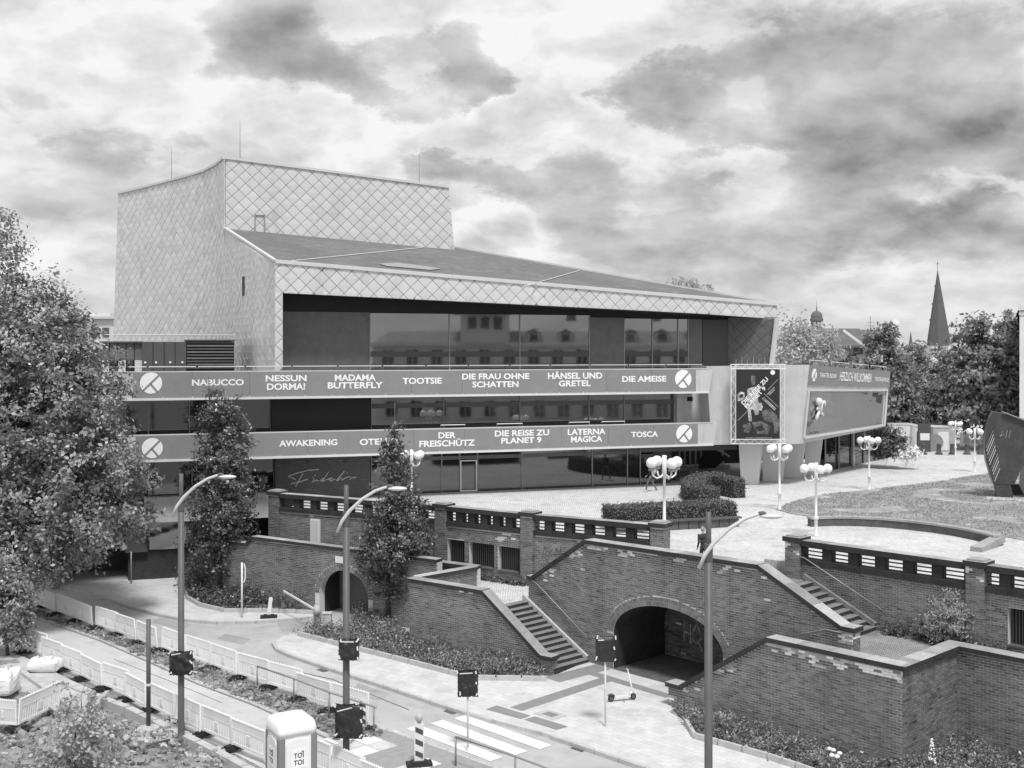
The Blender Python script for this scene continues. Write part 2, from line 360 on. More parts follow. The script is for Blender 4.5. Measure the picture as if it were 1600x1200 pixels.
def place_mesh(me, origin, right, up):
    r = Vector(right).normalized(); u = Vector(up).normalized(); nrm = r.cross(u)
    me.transform(Matrix(((r.x, u.x, nrm.x, origin[0]), (r.y, u.y, nrm.y, origin[1]), (r.z, u.z, nrm.z, origin[2]), (0, 0, 0, 1)))); return me

# ================================================================== SETTING
def pt3(p, z): return Vector((p[0], p[1], z))
def sheet(name, poly, z, m, kind='structure', sub=None):
    k = MB(); n = len(poly)
    a = sum(poly[i][0]*poly[(i+1)%n][1]-poly[(i+1)%n][0]*poly[i][1] for i in range(n))
    if a < 0: poly = poly[::-1]
    k.add([(p[0], p[1], z) for p in poly], [tuple(range(n))]); o = k.build(name, m); o['kind'] = kind; return o
def slab(name, poly, z0, z1, m, parent=None):
    k = MB(); k.prism([(p[0], p[1]) for p in poly], z0, z1); o = k.build(name, m, parent)
    if parent is None: o['kind'] = 'structure'
    return o
def PX(lst, z=0.0): return [P(u, v, z) for u, v in lst]

ES, EN = Vector((.687, -.726)).normalized(), Vector((.726, .687)).normalized()
PZ, LZ, RZ = 4.35, 2.10, 2.35             # plaza, left landing, right landing
sheet('ground', [(-1500, -300), (1500, -300), (1500, 2500), (-1500, 2500)], -.06, M['ground'])
sheet('road', [(-90, 18), (30, 18), (30, 30), (14, 34), (5.6, 48), (-8, 60), (-26, 70), (-90, 110)], -.01, M['asphalt'])

MW0 = Vector((3.3, 47.0))
def MW(t, off=0.0): return MW0+ES*t+EN*off
BL = [Vector((-12.66, 60.9)), Vector((-3.45, 55.9)), Vector((.75, 53.05)), Vector((6.4, 49.7))]
BR0, BR1 = Vector((11.4, 46.0)), Vector((16.6, 40.7)); BRD = (BR1-BR0).normalized(); BRN = Vector((-BRD.y, BRD.x))
if BRN.y < 0: BRN = -BRN                   # points away from the camera
BR2 = BR0+BRD*14.5

BLO = Vector((.26, .43))*1.0
plaza_poly = [BL[0]+BLO, BL[1]+BLO, BL[2]+BLO, BL[3]+Vector((.35, .4)), BR0-BRD*1.6+BRN*.3, BR0+BRN*.45, BR2+BRN*.45, (60, 24), (260, 10), (260, 420), (-70, 420), (-70, 140), (-14, 100), (-11.8, 68)]
slab('plaza', plaza_poly, -.03, PZ, M['plaza'])
slab('arch_platform', [BL[3]+Vector((.35, .4)), MW(-.25, .3), MW(5.2, .3), BR0-BRD*1.3-BRN*.2, BR0-BRD*1.6+BRN*.3], 3.25, PZ-.001, M['plaza'])
lawn_px = [(1213, 797), (1228, 789), (1262, 778), (1300, 772), (1360, 766), (1450, 756), (1530, 743), (1600, 735), (1720, 722), (1720, 850), (1600, 845), (1562, 838), (1530, 827), (1470, 817), (1400, 811), (1330, 808), (1268, 808), (1236, 803)]
lawn_poly = PX(lawn_px, PZ)
slab('lawn', lawn_poly, PZ-.03, PZ+.05, M['lawn'])
gp = scatter(lawn_poly, 45000); N = len(gp)
c = np.array([(x, y, PZ+.07+.03*random.random()) for x, y in gp])
keep = np.array([noise.noise(Vector((p[0]*.5, p[1]*.35, 0))) > -.28 for p in c]); c = c[keep]; N = len(c)
tag(link('grass', leaf_mesh('grass', c, .09+.07*rng.random(N), unit(rng.normal(size=(N, 3))*.6+np.array([0, -.4, .6])), .7+.6*rng.random(N), M['grass'], .25)),
    'short worn grass of the lawn beside the dark steel sculpture', 'grass', kind='stuff')
# pavements with kerbs
KZ = .12
side_a = [(40, 905), (100, 915), (150, 928), (200, 945), (245, 958), (290, 967), (340, 971), (400, 970), (470, 965), (492, 962), (494, 954), (410, 952), (350, 952), (312, 944), (294, 934), (289, 915), (292, 880), (200, 872), (100, 880)]
side_b = [(497, 983), (462, 988), (438, 994), (427, 1003), (433, 1013), (456, 1023), (500, 1038), (600, 1070), (700, 1103), (770, 1124), (861, 1148), (930, 1171), (1010, 1198), (1100, 1228), (1230, 1275), (1330, 1235), (1200, 1182), (1085, 1150), (1070, 1126), (1045, 1112), (1120, 1070), (1150, 1010), (925, 1030), (855, 1060), (735, 1058), (640, 1032)]
pa = slab('pavement', PX(side_a, KZ), -.02, KZ, M['paving'])
pb = slab('pavement', PX(side_b, KZ), -.02, KZ, M['paving'])
def kerb_run(px, parent, z=KZ+.006, w=.16):
    pts = PX(px, z)
    for a, b in zip(pts[:-1], pts[1:]):
        L = (b-a).length; n = max(1, round(L/1.0))
        for i in range(n):
            k = MB(); k.beam(a.lerp(b, i/n+.008)+Vector((0, 0, -.09)), a.lerp(b, (i+1)/n-.008)+Vector((0, 0, -.09)), w, .18); k.build('kerb_stone', M['kerb'], parent)
kerb_run(side_a[:10], pa); kerb_run(side_b[:10], pb); kerb_run(side_b[10:14], pb)
def band(px, w, z, m, name='tactile_strip', parent=None):
    a, b = P(*px[0], z), P(*px[1], z); d = (b-a).normalized(); s = Vector((-d.y, d.x, 0))*w/2
    o = sheet(name, [a-s, b-s, b+s, a+s], z, m)
    if parent is not None: o.parent = parent; del o['kind']
    return o
band([(806, 1108), (955, 1059)], .62, KZ+.004, M['dark_paving'], parent=pb)
band([(926, 1052), (1046, 1088)], .45, KZ+.008, M['dark_paving'], parent=pb)
band([(862, 1062), (960, 1037)], .9, KZ+.004, M['dark_paving'], parent=pb)
# paving at the drop kerb: darker tiles beside the crossing
for a in ([(760, 1108), (776, 1102), (829, 1118), (814, 1123)], [(819, 1124), (836, 1119), (887, 1135), (870, 1140)]):
    o = sheet('dark_tile_field', PX(a, KZ+.012), KZ+.012, M['dark_paving']); o.parent = pb; del o['kind']
# manhole cover
k = MB(); c0 = P(860, 1117, KZ); q = Matrix.Rotation(ST, 3, 'Z'); k.box(c0+Vector((0, 0, .008)), (1.0, .7, .016), q); o = k.build('manhole_cover', M['kerb'], pb)
k = MB(); k.box(c0+Vector((0, 0, .02)), (.5, .36, .012), q); k.build('lid', M['steel'], o)
# zebra stripes in the carriageway
zs = thing('zebra_crossing', 'white zebra stripes painted across the road before the brick stairs', 'crossing', P(750, 1145))
a0 = P(765, 1127); 
for i in range(4):
    o0 = Vector((a0.x, a0.y))-EN*(.15+.95*i)-ES*(1.1+.15*i); pts = [o0, o0+ES*4.3, o0+ES*4.3-EN*.56, o0-EN*.56]
    k = MB(); k.add([(p.x, p.y, .004) for p in pts[::-1]], [(0, 1, 2, 3)]); k.build('stripe', M['white_paint'], zs)
# repairs and gullies in the carriageway
for i, px in enumerate(([(432, 972), (486, 967), (478, 981), (440, 987)], [(352, 990), (392, 998), (380, 1007), (338, 998)], [(560, 1068), (610, 1084), (590, 1094), (545, 1078)], [(250, 965), (300, 975), (285, 983), (238, 972)])):
    sheet('asphalt_patch', PX(px, 0), -.004+.001*i, M['asphalt_dark'])
for i, (u, v) in enumerate(((505, 1043), (705, 1108), (905, 1166))):
    c_ = P(u, v+4, .0); k = MB(); k.box(c_+Vector((0, 0, .004)), (.5, .32, .012), Matrix.Rotation(ST, 3, 'Z')); o = k.build('drain_grate', M['dark_steel']); tag(o, 'iron gully grate beside the kerb, %s from the left' % ('first', 'second', 'third')[i], 'drain', 'gully grates along the kerb')
for px in ([(300, 1000), (420, 1040), (520, 1062), (640, 1108)], [(180, 1030), (260, 1064), (350, 1098)]):
    k = MB(); q_ = PX(px, 0); k.tube([p+Vector((random.uniform(-.1, .1), random.uniform(-.1, .1), .003)) for p in q_], .012, 4); o = k.build('tar_seam', M['dark_panel']); o['kind'] = 'structure'
# traffic island with tactile fields
isl = [(575, 1130), (700, 1172), (805, 1210), (640, 1290), (470, 1195), (530, 1160)]
pi_ = slab('traffic_island', PX(isl, .06), -.02, .06, M['grey_paint'])
kerb_run([(575, 1130), (700, 1172), (805, 1210)], pi_, .066, .14)
it0 = P(590, 1150, .06)
for i in range(6):
    for j in range(3):
        if (i*2+j*3+i//2) % 3 == 1: continue
        o0 = Vector((it0.x, it0.y))+ES*(.75*i-1.0)-EN*(.72*j+.1)
        pts = [o0, o0+ES*.72, o0+ES*.72-EN*.69, o0-EN*.69]
        o = sheet('paving_field', [Vector((p.x, p.y, 0)) for p in pts], .066, M['white_paint'] if (i+j) % 2 else M['paving']); o.parent = pi_; del o['kind']
# near lane, verge of dug soil, construction ground
verge_top = [(30, 944), (62, 953), (194, 996), (374, 1062), (500, 1108), (575, 1132), (605, 1145)]
verge_bot = [(540, 1163), (480, 1136), (400, 1100), (312, 1067), (256, 1042), (160, 1000), (52, 962), (20, 950)]
vp = PX(verge_top+verge_bot, .05)
slab('soil_verge', vp, -.02, .05, M['soil'])
lane_px = verge_bot[::-1]+[(640, 1210), (420, 1215), (365, 1176), (318, 1152), (206, 1098), (114, 1058), (40, 1024), (0, 1005), (0, 945)]
sheet('near_lane', PX(lane_px, 0), .0, M['lane'])
def edge_line(px, m, w, z, n=None):
    pts = PX(px, z)
    for i, (a, b) in enumerate(zip(pts[:-1], pts[1:])):
        k = MB(); k.beam(a, b, w, .05); o = k.build('kerb_strip', m); o['kind'] = 'structure'
edge_line(verge_bot[::-1][1:], M['kerb'], .2, .05)
site_px = [(-60, 1000), (40, 1024), (114, 1058), (206, 1098), (318, 1152), (365, 1176), (440, 1215), (420, 1400), (-400, 1400), (-200, 1000)]
slab('construction_ground', PX(site_px, .03), -.03, .03, M['soil'])
k = MB()                                   # heaped earth: an uneven skin over the site
sp = PX(site_px, 0); nx, ny = 90, 70; x0, x1, y0, y1 = -30, -6, 24, 51; vi = {}
for j in range(ny+1):
    for i in range(nx+1):
        x = x0+(x1-x0)*i/nx; y = y0+(y1-y0)*j/ny
        h = .16+.28*noise.noise(Vector((x*.55, y*.55, 1)))+.12*noise.noise(Vector((x*2.1, y*2.1, 4)))
        k.v.append((x, y, max(-.05, h)))
for j in range(ny):
    for i in range(nx):
        x = x0+(x1-x0)*(i+.5)/nx; y = y0+(y1-y0)*(j+.5)/ny
        if in_poly(x, y, sp) and in_poly(x-.45*EN.x*-1, y+.45, sp): k.f.append([j*(nx+1)+i, j*(nx+1)+i+1, (j+1)*(nx+1)+i+1, (j+1)*(nx+1)+i]); k.t.append(1); k.m.append(0)
o = k.build('heaped_earth', M['soil'], None, True); o['kind'] = 'structure'
slab('site_paving', PX([(-40, 1005), (38, 1026), (110, 1062), (150, 1080), (120, 1120), (60, 1085), (0, 1075), (-60, 1060)], .3), .0, .30, M['sand'])
def strip_stones(px, z, w, h, L, m, name, label, cat):
    t = thing(name, label, cat, P(*px[0], z)); pts = PX(px, z)
    for a, b in zip(pts[:-1], pts[1:]):
        n = max(1, round((b-a).length/L))
        for i in range(n):
            k = MB(); k.beam(a.lerp(b, i/n+.01), a.lerp(b, (i+1)/n-.01), w, h); k.build('kerb_stone', m, t)
    return t
strip_stones([(95, 1072), (200, 1112), (310, 1166), (360, 1192), (430, 1232)], .18, .28, .36, 1.0, M['kerb'], 'kerb_row', 'pale kerb stone row set along the foot of the near barrier fence', 'kerb')
strip_stones([(20, 1040), (60, 1068), (110, 1104), (132, 1122)], .36, .22, .14, .9, M['kerb'], 'kerb_row', 'loose pale kerb stones lined across the left building site', 'kerb')

# ================================================================== BRICK WALLS
def crossings(loops, z):
    xs = []
    for lp in loops:
        n = len(lp)
        for i in range(n):
            (s0, z0), (s1, z1) = lp[i], lp[(i+1)%n]
            if (z0 > z) != (z1 > z): xs.append(s0+(s1-s0)*(z-z0)/(z1-z0))
    xs.sort(); return [(xs[i], xs[i+1]) for i in range(0, len(xs)-1, 2)]
def meet(A, B):
    return [(max(a0, b0), min(a1, b1)) for a0, a1 in A for b0, b1 in B if min(a1, b1)-max(a0, b0) > .03]
BH, BLN, JT = .086, .258, .018
def lay_bricks(parent, p0, d, loops, seed=0, singles=0, pale=.5, off=0.0):
    """p0: plan point, d: plan direction to the right seen from the front; loops: even-odd outline in (s, z)"""
    r = random.Random(seed); p0 = Vector((p0[0], p0[1])); d = Vector(d).normalized(); n = Vector((d.y, -d.x))
    zs = [q[1] for lp in loops for q in lp]; zmin, zmax = min(zs), max(zs); rows = []
    top = {}
    for c in range(int((zmax-zmin)/BH)+1):
        za, zb = zmin+c*BH, zmin+(c+1)*BH-JT
        iv = meet(crossings(loops, za+.003), crossings(loops, zb-.002))
        for (a, b) in iv:
            s = math.floor(a/BLN)*BLN+(BLN/2 if c % 2 else 0)-BLN
            while s < b:
                s0, s1 = max(a, s), min(b, s+BLN-JT)
                if s1-s0 > .035: rows.append((s0, s1, za, zb))
                s += BLN
    for (s0, s1, za, zb) in rows: top[round(s0*2)] = max(top.get(round(s0*2), 0), zb)
    bright = []
    for (s0, s1, za, zb) in rows:
        t = .75+.5*r.random()
        if r.random() < .1: t *= .65
        dd = top.get(round(s0*2), zb)-zb
        pn = noise.noise(Vector((s0*.9+seed*7.1, zb*1.6, seed*3.3)))+.5*noise.noise(Vector((s0*4+seed, zb*5, 1)))
        if pn > .92-pale*max(0, 1-dd/.65)*1.05: t = (2.2+3.5*r.random())*(1 if r.random() < .8 else .5)
        elif pn < -.75: t *= .6
        bright.append(t)
    def quad(s0, s1, za, zb, pr):
        A = [(s0, za), (s1, za), (s1, zb), (s0, zb)]
        f = [(p0.x+d.x*s+n.x*(off+pr), p0.y+d.y*s+n.y*(off+pr), z) for s, z in A]; b = [(p0.x+d.x*s+n.x*(off-.02), p0.y+d.y*s+n.y*(off-.02), z) for s, z in A]
        return f+b
    FC = [(0, 1, 2, 3), (0, 4, 5, 1), (1, 5, 6, 2), (2, 6, 7, 3), (3, 7, 4, 0)]
    order = list(range(len(rows)))
    if singles:
        full = [i for i in order if rows[i][1]-rows[i][0] > BLN-JT-.001]
        full.sort(key=lambda i: (p0+d*rows[i][0]).length+abs(rows[i][2]-2.0)*1.3)
        sel = set(full[:singles])
    else: sel = set()
    k = MB()
    for i in order:
        if i in sel: continue
        s0, s1, za, zb = rows[i]; k.tone = bright[i]; k.add(quad(s0, s1, za, zb, .004+.008*r.random()), FC)
    if k.f: k.build('brickwork', M['brick'], parent, kind='stuff')
    if sel:
        var = []
        for q in range(9):
            b = MB(); b.tone = .7+.09*q if q < 7 else 5.0
            L, h = BLN-JT, BH-JT
            b.add([(0, -.012, 0), (L, -.012, 0), (L, -.012, h), (0, -.012, h), (0, .02, 0), (L, .02, 0), (L, .02, h), (0, .02, h)], FC); var.append(b.mesh('brick', M['brick']))
        ang = math.atan2(d.y, d.x)
        for i in sel:
            s0, s1, za, zb = rows[i]; o = link('brick', var[8 if bright[i] > 2 else min(6, int((bright[i]-.7)/.09)) if bright[i] > .7 else 0], parent)
            pr = off+random.uniform(-.004, .004); o.location = (p0.x+d.x*s0+n.x*pr, p0.y+d.y*s0+n.y*pr, za); o.rotation_euler = (0, 0, ang)
def wall_body(parent, p0, d, loop, thick, name='core', m=None):
    p0 = Vector((p0[0], p0[1])); d = Vector(d).normalized(); n = Vector((d.y, -d.x)); k = MB()
    k.extr([(p0.x+d.x*s-n.x*.003, p0.y+d.y*s-n.y*.003, z) for s, z in loop], Vector((-n.x, -n.y, 0))*thick)
    return k.build(name, m or M['mortar'], parent)
def coping(parent, pts, w, h, L=1.15, name='coping_stone', ext=0.0):
    pts = [Vector(p) for p in pts]
    for a, b in zip(pts[:-1], pts[1:]):
        n = max(1, round((b-a).length/L))
        for i in range(n):
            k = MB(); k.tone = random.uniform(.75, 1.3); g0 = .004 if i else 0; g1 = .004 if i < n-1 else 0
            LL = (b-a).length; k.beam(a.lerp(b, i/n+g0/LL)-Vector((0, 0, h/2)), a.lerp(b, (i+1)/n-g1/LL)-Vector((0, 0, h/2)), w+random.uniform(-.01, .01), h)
            k.m = [0, 0, 0, 0, 1, 0]; k.build(name, [M['dark_stone'], M['coping']], parent)  # sky-lit top painted in as a paler face, with lichen weathering; sides dark

# --- great arch wall
aw = thing('arch_wall', 'tall brick wall pierced by a wide round arched passage between two stairs', 'wall', pt3(MW(4), 0))
ac, aw2, sp_, rise = 3.88, 2.7, 1.62, 1.42
arch = [(ac+aw2*math.cos(a), sp_+rise*math.sin(a)) for a in np.linspace(math.pi, 0, 25)]
outline = [(-.2, 0), (-.2, .3), (-3.75, 2.2), (-3.75, 3.05), (-3.5, 3.05), (-.35, 5.0), (8.15, 5.12), (11.55, 3.5), (11.9, 3.5), (11.9, 0), (ac+aw2, 0)]+arch[::-1]+[(ac-aw2, 0)]
outline_w = [(-.2, -.02), (-3.75, -.02)]+outline[3:]
ring = [(ac+(aw2+.36)*math.cos(a), sp_+(rise+.36)*math.sin(a)) for a in np.linspace(math.pi, 0, 25)]
out_b = outline[:10]+[(ac+aw2+.36, 0)]+ring[::-1]+[(ac-aw2-.36, 0)]
def MWd(): return ES
wall_body(aw, MW0, ES, outline_w, .45)
lay_bricks(aw, MW0, ES, [out_b], 1, pale=.95)
k = MB(); r_ = random.Random(3); nA = 96   # ring of soldier bricks
for half in (0, 1):
    for i in range(nA):
        t0, t1 = math.pi*(i+.08)/nA, math.pi*(i+.92)/nA; a_, b_ = .01+half*.18, .17+half*.18
        k.tone = .85+.55*r_.random(); q4 = [(ac-(aw2+x)*math.cos(t), sp_+(rise+x)*math.sin(t)) for t, x in ((t0, a_), (t1, a_), (t1, b_), (t0, b_))]
        n_ = -EN; p3 = [pt3(MW(s)+n_*.014, z) for s, z in q4]; k.extr([p+Vector((EN.x, EN.y, 0))*.03 for p in p3], Vector((n_.x, n_.y, 0))*.03)
for sd_ in (-1, 1):                        # jamb bricks below the springing
    for c in range(int(1.6/BH)):
        k.tone = .8+.6*r_.random(); s0 = ac+sd_*(aw2+.19); 
        k.box(pt3(MW(s0)-EN*0.0, c*BH+.035), (.33, .03, BH-JT), Matrix.Rotation(math.atan2(ES.y, ES.x), 3, 'Z'))
k.build('arch_ring', M['brick'], aw, kind='stuff')
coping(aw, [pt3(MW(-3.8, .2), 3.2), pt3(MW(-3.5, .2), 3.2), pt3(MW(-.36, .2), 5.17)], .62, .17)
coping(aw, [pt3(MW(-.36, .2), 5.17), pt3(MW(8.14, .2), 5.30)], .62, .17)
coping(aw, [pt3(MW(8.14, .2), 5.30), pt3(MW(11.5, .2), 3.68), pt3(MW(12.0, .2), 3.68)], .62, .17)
# tunnel behind the arch: vault, side walls, dark back
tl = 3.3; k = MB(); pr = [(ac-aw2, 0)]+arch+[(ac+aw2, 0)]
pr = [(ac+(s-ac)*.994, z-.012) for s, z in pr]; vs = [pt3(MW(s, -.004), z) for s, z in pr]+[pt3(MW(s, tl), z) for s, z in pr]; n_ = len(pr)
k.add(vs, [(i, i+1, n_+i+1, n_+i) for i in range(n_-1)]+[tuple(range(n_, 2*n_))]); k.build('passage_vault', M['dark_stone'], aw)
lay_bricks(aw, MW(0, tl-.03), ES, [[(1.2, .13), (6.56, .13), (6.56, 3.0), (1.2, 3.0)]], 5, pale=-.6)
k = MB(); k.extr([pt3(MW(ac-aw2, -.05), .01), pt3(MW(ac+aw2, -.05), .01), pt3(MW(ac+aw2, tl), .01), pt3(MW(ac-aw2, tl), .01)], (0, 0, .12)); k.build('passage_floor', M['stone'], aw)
def stroke(parent, pts, r, m, name): k = MB(); k.tube(pts, r, 5); return k.build(name, m, parent)
gx = lambda a, b: pt3(MW(3.3-a, tl-.06), b-.35)      # graffiti on the right-hand inner wall (a: metres in, b: height)
for st_ in ([(1.05, 2.05), (1.05, 1.25)], [(1.05, 1.62), (.72, 1.55)], [(.72, 2.0), (.72, 1.18)], [(.40, 2.05), (.60, 1.7), (.58, 1.35), (.38, 1.2), (.2, 1.45), (.25, 1.8), (.40, 2.05)], [(.3, 1.3), (.12, .95)]):
    stroke(aw, [gx(*p) for p in st_], .03, M['print_light'], 'graffiti')
for st_ in ([(2.2, 2.3), (2.3, 2.1), (2.15, 2.0), (2.05, 2.12), (2.3, 2.1)], [(2.45, 1.85), (2.2, 1.85)], [(2.32, 1.85), (2.32, 1.6)], [(2.08, 1.8), (1.98, 1.7), (2.08, 1.62), (2.14, 1.72), (2.08, 1.8)], [(1.9, 1.85), (1.82, 1.72), (1.74, 1.85)], [(1.82, 1.72), (1.82, 1.58)]):
    stroke(aw, [gx(*p) for p in st_], .018, M['grey_letter'], 'graffiti')

def iron_rail(name, label, pts, posts):
    t = thing(name, label, 'handrail', pts[0]); k = MB(); k.tube(pts, .025, 6); k.build('rail', M['steel'], t, True)
    for a, b in posts: k = MB(); k.tube([a, b], .016, 5); k.build('bracket', M['steel'], t)
lay_bricks(aw, MW(11.9, 0), EN, [[(0, RZ-.1), (.45, RZ-.1), (.45, 3.5), (0, 3.5)]], 6, pale=.4, off=.012)
iron_rail('handrail', 'thin metal handrail fixed to the arch wall above the left stairs', [pt3(MW(-3.6, -.07), 3.05), pt3(MW(-3.2, -.07), 2.95), pt3(MW(-.2, -.07), 1.15)], [(pt3(MW(s, -.07), 2.95-(s+3.2)*.6), pt3(MW(s, .05), 2.9-(s+3.2)*.6)) for s in (-2.9, -1.6, -.4)])

# --- stairs
def stairs(name, label, org, up, side, width, n, rise, run, z0):
    t = thing(name, label, 'stairs', pt3(org, z0)); up = Vector(up).normalized(); side = Vector(side).normalized()
    for i in range(n):
        a = Vector(org)+up*(i*run); b = a+up*(run+.02); q = [a, a+side*width, b+side*width, b]
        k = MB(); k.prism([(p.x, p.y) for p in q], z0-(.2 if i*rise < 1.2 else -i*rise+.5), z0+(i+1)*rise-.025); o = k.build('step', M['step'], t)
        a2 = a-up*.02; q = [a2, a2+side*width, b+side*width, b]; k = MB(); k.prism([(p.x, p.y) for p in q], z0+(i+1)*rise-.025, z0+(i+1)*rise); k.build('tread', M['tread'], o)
    return t
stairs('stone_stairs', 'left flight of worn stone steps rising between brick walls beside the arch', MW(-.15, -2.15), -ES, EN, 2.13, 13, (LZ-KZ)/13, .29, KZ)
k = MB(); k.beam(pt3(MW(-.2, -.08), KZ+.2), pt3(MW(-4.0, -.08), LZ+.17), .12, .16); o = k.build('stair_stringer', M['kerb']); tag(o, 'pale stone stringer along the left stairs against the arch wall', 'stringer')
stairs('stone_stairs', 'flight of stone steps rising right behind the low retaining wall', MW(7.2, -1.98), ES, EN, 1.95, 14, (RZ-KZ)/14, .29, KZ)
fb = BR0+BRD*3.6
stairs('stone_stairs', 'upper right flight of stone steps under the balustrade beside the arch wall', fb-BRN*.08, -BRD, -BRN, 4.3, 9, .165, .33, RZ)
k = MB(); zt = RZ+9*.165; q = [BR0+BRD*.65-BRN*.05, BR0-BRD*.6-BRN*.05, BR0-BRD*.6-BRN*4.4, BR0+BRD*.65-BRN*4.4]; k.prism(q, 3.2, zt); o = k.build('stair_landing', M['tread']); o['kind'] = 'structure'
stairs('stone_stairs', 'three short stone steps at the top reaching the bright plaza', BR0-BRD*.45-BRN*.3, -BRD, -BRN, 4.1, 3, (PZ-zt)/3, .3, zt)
k = MB(); k.beam(pt3(fb-BRN*.12, RZ+.22), pt3(BR0+BRD*.5-BRN*.12, zt+.17), .14, .18); o = k.build('stair_stringer', M['tread']); tag(o, 'pale stone stringer beside the upper right stairs', 'stringer')
iron_rail('handrail', 'thin metal handrail on the brick wall under the right balustrade', [pt3(BR0+BRD*.1-BRN*.10, 4.75), pt3(BR0+BRD*.5-BRN*.10, 4.72), pt3(BR0+BRD*3.9-BRN*.10, 3.15)], [(pt3(BR0+BRD*s-BRN*.1, 4.72-(s-.5)*.46), pt3(BR0+BRD*s+BRN*.05, 4.68-(s-.5)*.46)) for s in (.7, 2.2, 3.6)])
iron_rail('handrail', 'short metal handrail rising beside the arch wall above the low wall', [pt3(MW(9.3, -.08), 2.9), pt3(MW(10.9, -.08), 3.45), pt3(MW(11.6, -.08), 3.45)], [(pt3(MW(11.0, -.08), 3.4), pt3(MW(11.0, .05), 3.38))])

# --- low right retaining wall (nearest brickwork)
RC = Vector((11.93, 34.8)); RE = RC-ES*9.07; LT = 3.38
rw = thing('retaining_wall', 'low stepped brick retaining wall with stone coping nearest the viewer at bottom right', 'wall', pt3(RC, 0))
lo = [(0, 0), (9.07, 0), (9.07, LT-.16), (4.23, LT-.16), (.55, .84), (0, .84)]
wall_body(rw, RE, ES, lo, .45); lay_bricks(rw, RE, ES, [lo], 11, singles=300, pale=.9)
lay_bricks(rw, RE+EN*.45, -EN, [[(0, 0), (.45, 0), (.45, .84), (0, .84)]], 14, off=.012); RK = RC+EN*3.6; lo2 = [(0, 0), (3.6, 0), (3.6, LT-.16), (0, LT-.16)]
wall_body(rw, RC+EN*0.0, EN, lo2, .45, 'core'); lay_bricks(rw, RC+ES*.0, EN, [lo2], 12, pale=.3, off=.012)
lo3 = [(0, 0), (9, 0), (9, LT-.16), (0, LT-.16)]
wall_body(rw, RK, ES, lo3, .45, 'core'); lay_bricks(rw, RK, ES, [lo3], 13, pale=.5)
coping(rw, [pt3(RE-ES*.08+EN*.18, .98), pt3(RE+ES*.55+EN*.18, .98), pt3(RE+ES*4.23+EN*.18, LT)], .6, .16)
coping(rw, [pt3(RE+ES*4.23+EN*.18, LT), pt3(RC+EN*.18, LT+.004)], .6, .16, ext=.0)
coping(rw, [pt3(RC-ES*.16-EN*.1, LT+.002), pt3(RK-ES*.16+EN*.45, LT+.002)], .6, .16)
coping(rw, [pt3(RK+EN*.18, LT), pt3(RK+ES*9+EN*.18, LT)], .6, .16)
k = MB(); q = [MW(9.9, -1.9), MW(11.4, -1.95), RC+EN*.3, RK+EN*.3, RK+ES*9+EN*.3, BR2+BRD*1-BRN*.05, fb-BRN*.05, fb-BRN*4.4]
k.prism([(p.x, p.y) for p in q], -.02, RZ); o = k.build('right_landing', M['cobble']); o['kind'] = 'structure'

# --- left retaining wall
LA, LB = P(640, 903, 3.0), P(861, 1056, 0)
LA2, LB2 = Vector((LA.x, LA.y)), Vector((LB.x, LB.y)); LD = (LB2-LA2).normalized(); LN = Vector((LD.y, -LD.x)); LL = (LB2-LA2).length
lw = thing('retaining_wall', 'brick retaining wall with sloping stone coping left of the lower stairs', 'wall', pt3(LA2, 0))
lay_bricks(lw, LB2, Vector((-LD.y, LD.x)), [[(0, 0), (.42, 0), (.42, .62), (0, .62)]], 22, off=.012); sk = line_u(LA2, LB2, 755); se = line_u(LA2, LB2, 846)
lo = [(0, 0), (LL, 0), (LL, .62), (se, .62), (sk, 2.84), (0, 2.84)]
wall_body(lw, LA2, LD, lo, .42); lay_bricks(lw, LA2, LD, [lo], 21, pale=.55)
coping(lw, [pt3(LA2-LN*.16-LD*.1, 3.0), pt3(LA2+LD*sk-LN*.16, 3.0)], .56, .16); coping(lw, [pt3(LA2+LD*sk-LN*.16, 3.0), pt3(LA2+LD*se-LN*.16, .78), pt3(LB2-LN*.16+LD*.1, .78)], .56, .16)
Z1, Z2 = P(745, 885, 3.0), P(650, 873, 3.0)
for i, (a, b) in enumerate(((Vector((Z1.x, Z1.y)), LA2-LN*.42+LD*.1), (Vector((Z1.x, Z1.y)), Vector((Z2.x, Z2.y))))):
    d_ = (b-a).normalized(); L_ = (b-a).length
    if Vector((d_.y, -d_.x)).dot(Vector((.3, -1))) < 0: a, b, d_ = b, a, -d_
    lp = [(0, 0), (L_, 0), (L_, 2.86), (0, 2.86)]; wall_body(lw, a, d_, lp, .3); lay_bricks(lw, a, d_, [lp], 30+i, pale=.2)
    nn = Vector((d_.y, -d_.x)); coping(lw, [pt3(a-nn*.13, 3.0+.004*(i+1)), pt3(b-nn*.13, 3.0+.004*(i+1))], .5, .14)
q = [LA2+LD*.3-LN*.3, LA2+LD*(sk+.6)-LN*.35, MW(-3.9, -2.1), MW(-3.9, .0), MW(-.4, .3), BL[3]-Vector((.3, .1)), BL[2], BL[1], Vector((Z2.x, Z2.y+.5)), Vector((Z1.x, Z1.y))]
k = MB(); k.prism([(p.x, p.y) for p in q], 0, LZ); o = k.build('left_landing', M['plaza']); o['kind'] = 'structure'

